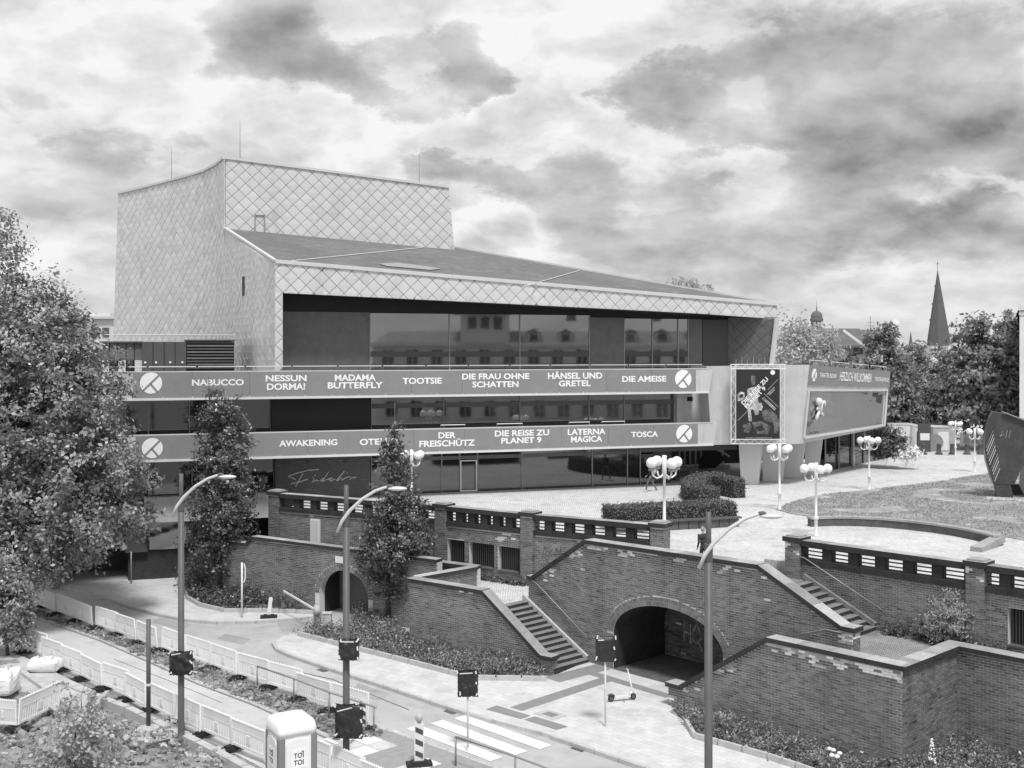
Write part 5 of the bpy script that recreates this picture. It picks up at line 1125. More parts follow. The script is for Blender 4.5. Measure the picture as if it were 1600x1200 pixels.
# ================================================================== PEOPLE
def person(name, label, loc, face, parts_z, stride=.25, head_dir=0.0, mats=None, lean=.05):
    k = MB(); 
    def cap(a, b, r0, r1): a, b = Vector(a), Vector(b); k.tube([a, a.lerp(b, .5), b], [r0, (r0+r1)/2*1.03, r1], 10); k.ball(a, r0, 10, 6); k.ball(b, r1, 10, 6)
    hip, chest = Vector((0, 0, .92)), Vector((lean*.8, 0, 1.38))
    k.ball((0, 0, .96), (.13, .17, .14), 14, 8); k.ball((lean*.4, 0, 1.15), (.12, .155, .18), 14, 8); k.ball((lean*.8, 0, 1.34), (.13, .19, .16), 14, 8)
    cap((lean, 0, 1.42), (lean*1.4, 0, 1.54), .06, .055); hc = Vector((lean*1.7+.015, 0, 1.64)); k.ball(hc, (.098, .078, .118), 16, 12); k.ball(hc+Vector((.098, 0, -.012)), (.022, .014, .022), 8, 6)
    for s in (-1, 1):
        k.ball(hc+Vector((0, s*.078, -.005)), (.018, .012, .03), 8, 6)
        kn = Vector((s*stride*.55+.05, s*.095, .50)); an = Vector((s*stride-.06*(s < 0), s*.095, .09+(.05 if s < 0 else 0)))
        cap((0, s*.09, .92), kn, .085, .06); cap(kn, an, .058, .042); cap(an+Vector((-.04, 0, -.045)), an+Vector((.15, s*.015, -.05)), .042, .035)
        sh = Vector((lean*.8, s*.20, 1.43)); el = Vector((-s*stride*.35+.0, s*.25, 1.15)); wr = Vector((-s*stride*.55+.14, s*.24, .93))
        cap(sh, el, .055, .045); cap(el, wr, .043, .032); pm = wr+(wr-el).normalized()*.06; cap(wr, pm, .03, .032); dd = (wr-el).normalized()
        for f in range(4): o0 = pm+Vector((-.024+.016*f, 0, 0)); cap(o0, o0+dd*(.055-.008*abs(f-1.5))+Vector((.015, -s*.01, 0)), .0105, .009)
        cap(wr+dd*.03+Vector((.025, 0, 0)), wr+dd*.07+Vector((.055, -s*.01, 0)), .011, .009)
    me = k.mesh('body', M['cloth_dark']); o = bpy.data.objects.new('tmp_person', me); COL.objects.link(o)
    rm = o.modifiers.new('r', 'REMESH'); rm.mode = 'VOXEL'; rm.voxel_size = .013; sm = o.modifiers.new('s', 'SMOOTH'); sm.iterations = 2; sm.factor = .4
    dg = bpy.context.evaluated_depsgraph_get(); me2 = bpy.data.meshes.new_from_object(o.evaluated_get(dg)); bpy.data.objects.remove(o)
    me2.materials.clear()
    for m_ in mats: me2.materials.append(m_)
    for p in me2.polygons:
        x, y, z = p.center; side = abs(y) > .17
        if z > 1.50: idx = 3 if (z > 1.70 or x < hc.x-.02) and z > 1.56 else 2
        elif z < .10: idx = 4
        elif side and z < .96: idx = 2
        elif z > .93 or side: idx = 0
        else: idx = 1
        p.material_index = idx
    me2.polygons.foreach_set('use_smooth', [True]*len(me2.polygons))
    t = thing(name, label, 'person', loc, face, world_coords=False); b = link('body', me2, t)
    k = MB(); 
    for s in (-1, 1): k.ball(hc+Vector((.087, s*.032, .012)), .012, 8, 6)
    k.build('eyes', M['black'], t)
    k = MB(); k.ball(hc+Vector((.09, 0, -.058)), (.008, .025, .006), 8, 4); k.build('mouth', M['mid_panel'], t); return t
wp = P(1017, 768, PZ); person('person', 'walking person in dark jacket and grey trousers with pale backpack before the glass front', wp, 2.9, None, .28, mats=[M['cloth_dark'], M['cloth_mid'], M['skin'], M['cloth_dark'], M['cloth_pale']])
k = MB(); k.ball((0, 0, 0), (.12, .16, .22), 12, 8); me = k.mesh('backpack', M['cloth_pale'], True); o = link('backpack', me); o.rotation_euler = (0, 0, 2.9); o.location = wp+Vector((.19, -.05, 1.27)); tag(o, 'pale backpack on the walking person by the glass front', 'backpack')
p2 = P(1100, 893, PZ); person('person', 'grey haired person in dark jacket seen from behind the arch wall parapet', p2, 1.9, None, .1, mats=[M['cloth_dark'], M['cloth_dark'], M['skin'], M['hair'], M['cloth_dark']])

# ================================================================== STREET THINGS
def street_lamp(u, Y, label, ang=.0):
    b = Vector(((u-800)*Y/FPX, Y, 0)); t = thing('street_lamp', label, 'street lamp', b, ang, 'street lamps with curved arm', world_coords=False)
    k = MB(); k.lathe([(.20, 0), (.20, .25), (.135, .32), (.105, .4), (.10, 7.75), (.0, 7.76)], seg=14); k.build('post', M['post'], t, True)
    k = MB(); k.lathe([(.072, 7.7), (.072, 8.95), (.0, 8.96)], seg=12); k.build('post_top', M['post'], t, True)
    k = MB(); k.lathe([(.11, 7.72), (.11, 8.15), (.08, 8.17)], seg=12); k.build('clamp', M['post'], t)
    k = MB(); k.tube([(-.26, -.09, 7.55), (-.1, -.1, 7.9), (.12, -.1, 8.2), (.5, -.1, 8.55), (.9, -.1, 8.8), (1.25, -.1, 8.92), (1.42, -.1, 8.92)], [.045, .055, .055, .05, .045, .04, .035], 9); k.build('arm', M['trim'], t, True)
    k = MB(); k.ball((1.55, -.1, 8.86), (.30, .16, .065), 18, 8); o = k.build('lamp_head', M['trim'], t, True); k = MB(); k.ball((1.32, -.1, 8.93), (.12, .06, .06), 8, 6); k.build('bracket', M['dark_steel'], o)
    return t
street_lamp(283, 37.5, 'street lamp on the left, between the barrier fence and site rubble')
street_lamp(541, 34.3, 'middle street lamp carrying two wrapped signs')
street_lamp(1107, 28.6, 'nearest street lamp standing before the arch wall')
def wrapped_sign(u, vc, Y, w, h, label, rot=0.0, seed=0, post=None):
    c_ = Q(u, vc, Y); t = thing('wrapped_sign', label, 'sign', c_-Vector((0, 0, h/2)), rot, 'traffic signs wrapped in black plastic', world_coords=False); r = random.Random(seed)
    k = MB(); n = 16
    for sgn in (-1, 1):
        b = len(k.v)
        for j in range(n+1):
            for i in range(n+1):
                x, z = (i/n-.5)*w, j/n*h; e = min(i, n-i, j, n-j)/n
                wob = .05*noise.noise(Vector((x*4, z*4, seed+sgn)))+.035*noise.noise(Vector((x*10, z*6, seed))); rim = 1+.10*noise.noise(Vector((i*.8, j*.8, seed+5)))
                k.v.append((x*rim, sgn*(.05+.05*min(1, e*5))+wob, h/2+(z-h/2)*rim))
        for j in range(n):
            for i in range(n):
                q = [b+j*(n+1)+i, b+j*(n+1)+i+1, b+(j+1)*(n+1)+i+1, b+(j+1)*(n+1)+i]; k.f.append(q if sgn < 0 else q[::-1]); k.t.append(1); k.m.append(0)
    o = k.build('plastic_wrap', M['black_wrap'], t, True); k = MB()
    for x, z in ((-.46, .93), (.46, .9), (-.44, .08), (.45, .06), (.47, .5)): k.beam((x*w+r.uniform(-.05, .05), -.10, z*h), (x*w+r.uniform(-.06, .06), -.10, z*h+r.uniform(.06, .14)), .045, .012, up=(0, 1, 0))
    k.beam((-w*.40, -.115, h*r.uniform(.80, .93)), (w*r.uniform(-.1, .3), -.12, h*r.uniform(.86, .96)), .03, .01, up=(0, 1, 0)); k.build('tape', M['tape'], o)
    k = MB(); k.box((0, 0, h*.5), (w*.8, .05, h*.8)); k.build('sign_board', M['dark_steel'], t)
    if post:
        k = MB(); k.tube([(0, .06, -(c_.z-h/2)+KZ), (0, .06, h*.9)], .035, 8); k.build('post', M['white_metal'], t, True)
    return t
wrapped_sign(283, 1036, 37.25, .74, .76, 'wrapped square sign on the left street lamp', .1, 1)
wrapped_sign(545, 1015, 34.05, .60, .62, 'upper small wrapped sign on the middle street lamp', 0, 2)
wrapped_sign(545, 1127, 34.0, .82, 1.0, 'lower large wrapped sign on the middle street lamp', -.1, 3)
wrapped_sign(731, 1068, 36.9, .66, .84, 'wrapped sign on a thin post beside the zebra crossing', .05, 4, True)
wrapped_sign(946, 1014, 39.0, .66, .86, 'wrapped sign on a thin post near the arched passage and scooter', .0, 5, True)

def simple_post(name, label, cat, u, vb, vt, r, m, z=0.0):
    b = P(u, vb, z); h = (vb-vt)*b.y/FPX; t = thing(name, label, cat, b); k = MB(); k.tube([b, b+Vector((0, 0, h))], r, 9); k.build('post', m, t, True); return t, b, h
t, b, h = simple_post('bare_pole', 'dark bare pole on a round foot inside the left building site', 'pole', 232, 1146, 968, .075, M['post'], .1)
k = MB(); k.lathe([(.36, 0), (.38, .08), (.36, .14), (.38, .18), (.36, .26), (.12, .32)], b-Vector((0, 0, .05)), 22); k.build('foot', M['kerb'], t); k = MB(); k.lathe([(.085, h*.42), (.085, h*.42+.08)], b, 10); k.build('band', M['tape'], t)
t, b, h = simple_post('sign_post', 'pale sign post with narrow plate seen edge-on by the planting bed', 'sign post', 378, 965, 879, .045, M['white_metal'], KZ)
k = MB(); k.tube([b+Vector((.1, 0, h*.98)), b+Vector((.16, 0, h*.9)), b+Vector((.16, 0, h*.72)), b+Vector((.1, 0, h*.64))], .035, 6); k.build('plate_edge', M['white_metal'], t)
t, b, h = simple_post('sign_post', 'thin grey post on the far pavement beside the big tree', 'sign post', 205, 912, 862, .04, M['steel'], KZ)

# boom gate
t = thing('boom_gate', 'white boom barrier with round topped post before the garage arch', 'barrier', P(496, 985)); b = P(496, 985)
k = MB(); k.lathe([(.19, 0), (.19, .85), (.0, .86)], b, 14); k.build('post', M['steel'], t, True); k = MB(); k.tube([b+Vector((-.12, -.18, .98)), b+Vector((.12, -.12, .98))], .24, 14); k.build('drum', M['kerb'], t, True)
k = MB(); e = P(443, 965); k.beam(b+Vector((-.1, -.1, 1.0)), Vector((e.x, e.y, 1.3)), .06, .08); k.build('boom', M['white_metal'], t)
k = MB(); c0 = P(511, 982); k.box(c0+Vector((0, 0, .35)), (.4, .3, .7)); o = k.build('control_box', M['concrete']); k2 = MB(); k2.box(c0+Vector((0, 0, .73)), (.46, .36, .05)); k2.build('lid', M['trim'], o); tag(o, 'small pale control box beside the boom barrier', 'box')

# striped beacons
def beacon(u, vb, label, h=1.0, w=.25, lamp=False, lean=0.0, stripes=True, z=0.0):
    b = P(u, vb, z); t = thing('beacon_board', label, 'beacon', b, .2, world_coords=False)
    k = MB(); k.box((0, 0, .05), (.8, .4, .1)); k.box((0, 0, .12), (.5, .3, .05)); k.build('rubber_foot', M['rubber'], t)
    R = Matrix.Rotation(lean, 3, 'Y'); o_ = lambda x, y, z: R @ Vector((x, y, z))+Vector((0, 0, .14))
    k = MB(); k.extr([o_(x, 0, z) for x, z in ((-w/2, .0), (w/2, 0), (w/2, h-.05), (w/2-.05, h), (-w/2+.05, h), (-w/2, h-.05))], (0, .04, 0)); bo = k.build('board', M['white_metal'], t)
    if stripes:
        for i in range(3): z0 = .06+i*(h-.1)/3; k = MB(); k.extr([o_(x, -.006, z) for x, z in ((-w/2+.03, z0+.12), (w/2-.03, z0), (w/2-.03, z0+.16), (-w/2+.03, z0+.28))], (0, .004, 0)); k.build('stripe', M['dark_panel'], bo)
    if lamp: k = MB(); k.ball((0, .02, h+.28), (.12, .09, .13), 12, 8); k.box((0, .02, h+.16), (.1, .06, .08)); k.build('warning_lamp', M['kerb'], t, True)
    return t
beacon(567, 1142, 'striped beacon board beside the metal railing at the island', .95)
beacon(655, 1196, 'striped beacon board with warning lamp on the traffic island', 1.2, .3, True, z=.06)
beacon(420, 965, 'plain white leaning beacon board on the far pavement', .85, .18, False, .12, False, z=KZ)

# barrier fence panels
def fence_panel():
    t = thing('fence_panel', '', 'fence', (0, 0, 0), 0, 'white plastic barrier fence panels', world_coords=False)
    k = MB(); k.box((1.0, 0, .86), (1.86, .035, .24)); 
    k.box((1.0, 0, 1.0), (1.94, .05, .04)); k.build('board', M['plastic_grey'], t)
    k = MB()
    for i in range(13): k.box((.12+i*1.76/12, 0, 1.03), (.055, .03, .05))
    k.build('comb', M['plastic'], t, kind='stuff')
    k = MB(); n = 17
    for i in range(n): k.box((.11+1.78*i/(n-1), 0, .50), (.058, .03, .48))
    k.build('slats', M['plastic'], t, kind='stuff')
    k = MB(); k.box((1.0, -.005, .53), (.22, .05, .26)); k.build('label_plate', M['plastic_grey'], t)
    k = MB(); k.box((1.0, 0, .23), (1.9, .04, .08)); k.box((1.0, 0, .74), (1.9, .042, .03)); k.build('rail', M['plastic'], t)
    for x in (.03, 1.97): k = MB(); k.box((x, 0, .54), (.07, .055, .98)); k.build('end_post', M['plastic'], t)
    k = MB(); k.box((.0, -.05, .06), (.34, .85, .11)); k.box((.0, -.05, .14), (.2, .4, .07)); k.build('foot', M['rubber'], t)
    return t
proto = fence_panel(); used = [False]
def fence_run(a, b, n, z, lab, jig=.09, seed=0):
    r = random.Random(seed); a, b = Vector((a.x, a.y, z)), Vector((b.x, b.y, z)); L = (b-a).length/n
    for i in range(n):
        p = a.lerp(b, i/n); ang = math.atan2(b.y-a.y, b.x-a.x)+r.uniform(-jig, jig)*.9
        if used[0]: o = copy_tree(proto)
        else: o = proto; used[0] = True
        o.location = p+Vector((0, r.uniform(-.03, .03), 0)); o.rotation_euler = (r.uniform(-.09, .09), r.uniform(-.02, .02), ang); o.scale = (L/2.0*.985, 1, 1.02)
        o['label'] = lab(i, n)
ordn = ['first', 'second', 'third', 'fourth', 'fifth', 'sixth', 'seventh', 'eighth', 'ninth', 'tenth', 'eleventh', 'twelfth', 'thirteenth', 'fourteenth', 'fifteenth']
fence_run(P(62, 951, .05), P(572, 1131, .05), 13, .05, lambda i, n: 'barrier fence panel between road and soil verge, %s from the left' % ordn[i], seed=1)
fence_run(P(38, 1022, .05), P(412, 1196, .05), 10, .08, lambda i, n: 'barrier fence panel of the near row by the building site, %s from the left' % ordn[i], seed=2)
a_ = P(412, 1196, .05); fence_run(P(470, 1196, .05), P(620, 1262, .05), 3, .02, lambda i, n: 'pale barrier fence panel right of the portable toilet, %s from it' % ordn[i], .03, 3)
fence_run(P(-60, 1136, .2), P(28, 1141, .2), 2, .2, lambda i, n: 'barrier fence panel at the left picture edge, %s from the left' % ordn[i], .02, 4)
fence_run(P(28, 1141, .2), P(92, 1108, .2), 1, .2, lambda i, n: 'barrier fence panel turned towards the street behind the sapling', .0, 5)

# metal railings
def railing(px, label, z, h=.95):
    pts = PX(px, z); t = thing('metal_railing', label, 'railing', pts[0])
    for p in pts: k = MB(); k.tube([p, p+Vector((0, 0, h))], .032, 8); k.build('post', M['steel'], t, True)
    k = MB(); d = (pts[-1]-pts[0]).normalized()*.12; k.tube([pts[0]+Vector((0, 0, h))]+[p+Vector((0, 0, h)) for p in pts[1:]]+[pts[-1]+d+Vector((0, 0, h))], .032, 8); k.build('rail', M['steel'], t, True)
railing([(402, 1080), (459, 1101), (514, 1124), (584, 1148)], 'low metal tube railing in the soil verge behind the toilet', .05)
railing([(712, 1199), (805, 1232), (900, 1270)], 'low metal tube railing on the near side of the zebra crossing', .02)

# portable toilet
b = P(455, 1248); tb = thing('portable_toilet', 'white portable toilet cabin with grey corner posts beside the barrier fence', 'toilet', b, .55, world_coords=False)
W_, D_, Ht = 1.12, 1.12, 2.02
def rrect(w, d, r, n=5): return [(sx*(w/2-r)+r*math.cos(a), sy*(d/2-r)+r*math.sin(a)) for sx, sy, a0 in ((1, 1, 0), (-1, 1, 90), (-1, -1, 180), (1, -1, 270)) for a in [math.radians(a0+90*i/n) for i in range(n+1)]]
k = MB(); k.prism(rrect(W_, D_, .12), .0, Ht); k.build('cabin', M['toilet'], tb)
k = MB()
for sx in (-1, 1):
    for sy in (-1, 1): k.prism([(sx*W_*.5+x-sx*.08, sy*D_*.5+y-sy*.08) for x, y in rrect(.22, .22, .08)], .02, Ht-.06)
k.build('corner_post', M['toilet_dark'], tb)
k = MB(); rr_ = [rrect(W_*s+.06, D_*s+.06, .16*s) for s in (1.0, 1.01, .97, .86, .6)]; zs_ = (Ht-.02, Ht+.1, Ht+.24, Ht+.36, Ht+.42); n = len(rr_[0])
k.add([(x, y, z) for rg, z in zip(rr_, zs_) for x, y in rg], [(i*n+j, i*n+(j+1)%n, (i+1)*n+(j+1)%n, (i+1)*n+j) for i in range(4) for j in range(n)]+[tuple(range(4*n, 5*n)), tuple(range(n))[::-1]]); k.build('roof', M['toilet'], tb, True)
for f in range(2):                        # front and left face panels with lettering
    R = Matrix.Rotation(-math.pi/2*f, 4, 'Z'); k = MB(); 
    k.extr([R @ Vector((x, -W_/2-.004, z)) for x, z in ((-.36, .1), (.36, .1), (.36, 1.75), (.3, 1.86), (0, 1.93), (-.3, 1.86), (-.36, 1.75))], R.to_3x3() @ Vector((0, -.03, 0))); dr_ = k.build('door' if f == 0 else 'side_panel', M['toilet'], tb)
    k = MB(); k.extr([R @ Vector((x, -W_/2-.036, z)) for x, z in ((-.2, 1.08), (.2, 1.08), (.2, 1.62), (-.2, 1.62))], R.to_3x3() @ Vector((0, -.006, 0))); k.build('label_plate', M['letter'], dr_)
    for body, zc in (('TOI', 1.44), ('TOI', 1.24)):
        me = text_mesh(body, .30, .15, M['black'], bold=.02); place_mesh(me, R @ Vector((0, -W_/2-.046, zc)), R.to_3x3() @ Vector((1, 0, 0)), (0, 0, 1)); link('lettering', me, dr_)
    k = MB(); k.box(R @ Vector((.12, -W_/2-.046, 1.545)), (.05, .05, .02)); k.build('accent_mark', M['black'], dr_)
    k = MB(); k.box(R @ Vector((0, -W_/2-.038, .95)), (.3 if f == 0 else .02, .02 if f == 0 else .3, .03)); k.build('small_lettering', M['mid_panel'], dr_)

# e-scooter
b = P(972, 1095, KZ); e = thing('electric_scooter', 'parked electric kick scooter on pale paving before the arched passage', 'scooter', b, .30, world_coords=False)
k = MB(); k.box((0, 0, .16), (.62, .15, .06)); k.box((0, 0, .195), (.56, .12, .012)); k.build('deck', M['white_metal'], e)
for x in (-.44, .44):
    k = MB(); vs = []
    for i in range(18):
        for j in range(6): a, c_ = 2*math.pi*i/18, 2*math.pi*j/6; r = .095+.03*math.cos(c_); vs.append((x+r*math.cos(a), .03*math.sin(c_), .125+r*math.sin(a)))
    k.add(vs, [(i*6+j, i*6+(j+1)%6, ((i+1)%18)*6+(j+1)%6, ((i+1)%18)*6+j) for i in range(18) for j in range(6)]); o = k.build('wheel', M['rubber'], e, True); k = MB(); k.tube([(x, -.03, .125), (x, .03, .125)], .07, 12); k.build('hub', M['dark_steel'], o)
k = MB(); k.tube([(.44, 0, .24), (.40, 0, .4), (.22, 0, 1.12)], [.035, .032, .028], 9); k.build('steering_column', M['white_metal'], e, True); k = MB(); k.tube([(.31, 0, .2), (.40, 0, .32)], .035, 8); k.build('neck', M['white_metal'], e, True)
k = MB(); k.tube([(.22, -.24, 1.14), (.22, 0, 1.13), (.22, .24, 1.14)], .018, 8); o = k.build('handlebar', M['white_metal'], e, True); k = MB(); k.tube([(.22, -.25, 1.14), (.22, -.15, 1.14)], .023, 8); k.tube([(.22, .15, 1.14), (.22, .25, 1.14)], .023, 8); k.build('grip', M['rubber'], o)
k = MB(); k.tube([(-.56, 0, .22), (-.5, 0, .275), (-.4, 0, .28), (-.3, 0, .2)], .035, 6); k.build('rear_fender', M['dark_steel'], e, True); k = MB(); k.tube([(.54, 0, .2), (.47, 0, .28), (.38, 0, .27)], .03, 6); k.build('front_fender', M['white_metal'], e, True)
k = MB(); k.tube([(.05, -.06, .13), (.0, -.2, .01)], .012, 6); k.build('kickstand', M['dark_steel'], e)

# ---- building site clutter
def sack(u, v, sx, sy, sz, label, seed):
    b = P(u, v, .3); k = MB(); n, m_ = 20, 12
    for j in range(m_+1):
        for i in range(n):
            a, f = 2*math.pi*i/n, j/m_; ph = -math.pi/2+math.pi*f; cx = abs(math.cos(ph))**.35; c_, s_ = math.cos(a), math.sin(a); c_ = math.copysign(abs(c_)**.32, c_); s_ = math.copysign(abs(s_)**.32, s_)
            w = 1+.16*noise.noise(Vector((c_*2.6, s_*2.6, f*4+seed))); k.v.append((b.x+sx*cx*c_*w, b.y+sy*cx*s_*w, b.z+sz*(.5+.5*math.copysign(abs(math.sin(ph))**.6, math.sin(ph)))*w))
    for j in range(m_):
        for i in range(n): k.f.append([j*n+i, j*n+(i+1)%n, (j+1)*n+(i+1)%n, (j+1)*n+i]); k.t.append(1); k.m.append(0)
    t = thing('building_sack', label, 'sack', b); k.build('sack_body', M['bag'], t, False)
    k = MB()
    for x in (-.5, .4): k.tube([b+Vector((sx*x, -sy*.5, sz*.85)), b+Vector((sx*x+.06, -sy*.2, sz*1.22)), b+Vector((sx*x+.1, sy*.4, sz*.9))], .03, 5)
    k.build('loop_handle', M['bag'], t); return t
sack(70, 1048, .62, .4, .5, 'low white building sack lying behind the near barrier fence', 1); sack(-2, 1084, .7, .55, .85, 'tall white building sack cut by the left picture edge', 2)
for (u0, v0, u1, v1, lb_) in ((135, 1118, 168, 1080, 'loose pale plank leaning across the site kerb'), (45, 1080, 100, 1118, 'long pale plank lying beside the soil heap')):
    k = MB(); k.beam(P(u0, v0, .45), P(u1, v1, .5), .16, .05); o = k.build('plank', M['wood']); tag(o, lb_, 'plank')
for (u, v, w_, n_, lb_) in ((262, 1150, 34, 130, 'heap of broken pale stone rubble at the foot of the left street lamp'), (215, 1155, 22, 50, 'small scatter of broken stones near the round pole foot'), (330, 1185, 30, 50, 'broken stones on the soil left of the toilet')):
    k = MB(); r = random.Random(u)
    for i in range(n_):
        p = P(u+r.gauss(0, w_*.4), v+r.gauss(0, 9), .15); s = r.uniform(.05, .17); R = Matrix.Rotation(r.uniform(0, 6), 3, (r.random(), r.random(), r.random()+.1)); k.tone = r.uniform(.5, 1.6); k.box(p+Vector((0, 0, s*.3+.12*r.random()*max(0, 1-abs(p.x-P(u, v, .15).x)))), (s*1.5, s, s*.8), R)
    o = k.build('rubble', M['rubble']); tag(o, lb_, 'rubble', kind='stuff')
k = MB(); r = random.Random(77)
for x, y in scatter(PX([(60, 1100), (150, 1105), (240, 1145), (330, 1185), (400, 1230), (300, 1290), (-60, 1290), (-60, 1150)], .2), 900):
    sz_ = r.uniform(.04, .16)*(1 if r.random() < .9 else 2); k.tone = r.uniform(.25, 1.3); h_ = .16+.28*noise.noise(Vector((x*.55, y*.55, 1)))+.12*noise.noise(Vector((x*2.1, y*2.1, 4)))
    k.box((x, y, max(0, h_)+sz_*.2), (sz_*1.5, sz_, sz_*.7), Matrix.Rotation(r.uniform(0, 6), 3, (r.random(), r.random(), 1)))
o = k.build('soil_clods', M['rubble']); tag(o, 'clods of earth and broken stones over the building site soil', 'rubble', kind='stuff')
k = MB(); c0 = P(175, 1160, .25); k.tube([c0+Vector((-.9+.35*i, .5*math.sin(i*.9)-.3*i*.2, .12+.35*max(0, math.sin(i*.7)))) for i in range(9)], .035, 7); o = k.build('hose', M['dark_steel'], None, True); tag(o, 'dark hose looping over the dug soil', 'hose')
k = MB()
for i in range(8): a = i*.8; k.ball(P(150+6*math.cos(a), 1143+4*math.sin(a), .3)+Vector((0, 0, .08*i/8)), (.22, .16, .14), 8, 5)
o = k.build('rubber_feet_heap', M['rubber'], None, True); tag(o, 'dark heap of rubber feet on the soil behind the sapling', 'heap')
k = MB(); r = random.Random(9)
vpoly = vp
for x, y in scatter(vpoly, 520):
    s = r.uniform(.04, .15); k.tone = r.uniform(.35, 1.2); k.box((x, y, .05+s*.2), (s*1.6, s, s*.7), Matrix.Rotation(r.uniform(0, 6), 3, (r.random(), r.random(), 1)))
o = k.build('verge_stones', M['rubble']); tag(o, 'clods and stones strewn along the dug soil verge', 'rubble', kind='stuff')
ground_cover('verge_weeds', 'thin weeds growing on the dug soil verge', 'weeds', vp, 420, .04, .16, .10, M['leaf'], 9, .10, (.5, 1.3))
ground_cover('site_weeds', 'weeds growing over the soil heaps of the building site', 'weeds', PX([(20, 1130), (150, 1110), (260, 1140), (330, 1180), (300, 1290), (-40, 1290), (-40, 1160)], .2), 160, .2, .3, .10, M['leaf'], 14, .14, (.5, 1.5))

# ================================================================== PLANTING
bedA = PX([(291, 932), (312, 944), (350, 952), (410, 952), (485, 956), (496, 935), (440, 915), (360, 900), (300, 895), (286, 910)], .1)
slab('planting_bed', bedA, -.02, .10, M['soil'])
ground_cover('ground_cover', 'dense dark ground cover under the left slim tree beside the pavement', 'shrubs', bedA, 620, .1, 1.0, .16, M['leaf_dark'], 26, .22, (.5, 1.5))
bedB = PX([(464, 988), (640, 1031), (735, 1056), (852, 1058), (845, 1047), (640, 1003), (600, 955), (560, 955), (545, 985)], .1)
slab('planting_bed', bedB, -.02, .10, M['soil'])
ground_cover('ground_cover', 'leafy ground cover along the foot of the left retaining wall', 'shrubs', bedB, 900, .1, .42, .11, M['leaf'], 34, .15, (.3, 1.4))
strip_stones([(464, 990), (640, 1034), (735, 1059), (855, 1061)], .20, .12, .22, 1.0, M['kerb'], 'bed_edging', 'stone edging along the left planting bed', 'edging')
strip_stones([(287, 915), (293, 934), (312, 945), (350, 954), (410, 954), (490, 957)], .20, .12, .22, 1.0, M['kerb'], 'bed_edging', 'stone edging round the far bed under the slim tree', 'edging')
rcw = [RE+ES*.3-EN*.05, RC-EN*.05, RC+ES*.1, RK+ES*.1-EN*.05, RK+ES*6-EN*.05]; edgeC = PX([(1500, 1290), (1290, 1212), (1200, 1182), (1085, 1150), (1072, 1128)], .1)
bedC = [Vector((p[0], p[1], .1)) for p in rcw]+edgeC
slab('planting_bed', bedC, -.02, .10, M['soil'])
ground_cover('ground_cover', 'mixed flowering ground cover at the foot of the nearest brick wall', 'shrubs', bedC, 1300, .1, .45, .10, M['leaf'], 34, .13, (.25, 1.5))
strip_stones([(1072, 1128), (1085, 1150), (1200, 1182), (1290, 1212), (1400, 1252)], .20, .12, .22, 1.0, M['kerb'], 'bed_edging', 'stone edging of the flower bed at the lower right', 'edging')
def spiky(u, v, z, n, L, label, m):
    b = P(u, v, z); c, nr, sz = [], [], []; k = MB()
    for i in range(n):
        a = random.uniform(0, 6.28); t_ = random.uniform(.3, 1.2); d = Vector((math.cos(a)*math.cos(t_), math.sin(a)*math.cos(t_), math.sin(t_))); s = Vector((-math.sin(a), math.cos(a), 0))*.02; e_ = b+d*L*random.uniform(.7, 1)-Vector((0, 0, .12*L)); mid = b+d*L*.55
        k.tone = random.uniform(.6, 1.4); k.add([b-s, b+s, mid+s, mid-s, e_], [(0, 1, 2, 3), (3, 2, 4)])
    o = k.build('spiky_plant', m); tag(o, label, 'plant')
spiky(1132, 1140, .15, 90, .8, 'spiky yucca-like plant in the flower bed by the near lamp post', M['leaf_light'])
def flower_spike(u, v, label):
    b = P(u, v, .3); t = thing('flower_spike', label, 'flower', b); k = MB(); k.tube([b, b+Vector((.03, 0, 1.0))], .012, 5); k.build('stem', M['leaf_dark'], t); k = MB()
    for i in range(60): z = .45+.7*random.random(); r = .11*(1.25-z)/.8; a = random.uniform(0, 6.28); k.ball(b+Vector((r*math.cos(a), r*math.sin(a), z)), .028, 6, 4)
    k.build('blossom', M['white_metal'], t, True)
flower_spike(1456, 1215, 'tall white flower spike at the bottom before the wall corner')
k = MB()
for u, v in ((1302, 1172), (1308, 1182), (1300, 1180), (1312, 1177), (1296, 1170)): k.ball(P(u, v, .75), (.09, .09, .06), 8, 5)
o = k.build('white_blossom', M['white_metal'], None, True); tag(o, 'cluster of white blossoms low in the right flower bed', 'flower')

# ---- trees
def E(u, v, Y, ru, rv, rd=None): p = Q(u, v, Y); s = Y/FPX; return (p.x, p.y, p.z, ru*s, (rd or ru)*s, rv*s)
bigY = 54.5
tree('broadleaf_tree', 'huge broad leafy tree filling the left edge of the view', 'tree', (Q(-10, 0, bigY).x, bigY, 0),
     [E(40, 640, bigY, 150, 190), E(-20, 450, bigY, 66, 130), E(110, 770, bigY-1, 118, 120), E(20, 840, bigY-1.5, 120, 80), E(60, 545, bigY, 92, 110), E(130, 640, bigY, 70, 70), E(165, 815, bigY, 68, 66), E(100, 535, bigY, 46, 55), E(-60, 700, bigY, 120, 200), E(-20, 370, bigY, 24, 45), E(60, 880, bigY-1, 70, 34), E(170, 735, bigY, 60, 50), E(140, 610, bigY, 34, 34)],
     2300, 40, .27, .21, M['leaf'], .42, limbs=60, shell=.58, contrast=.8)
sprig = [E(95, 440, bigY, 16, 22), E(118, 448, bigY, 10, 10), E(75, 425, bigY, 8, 16)]
slY = 59.5
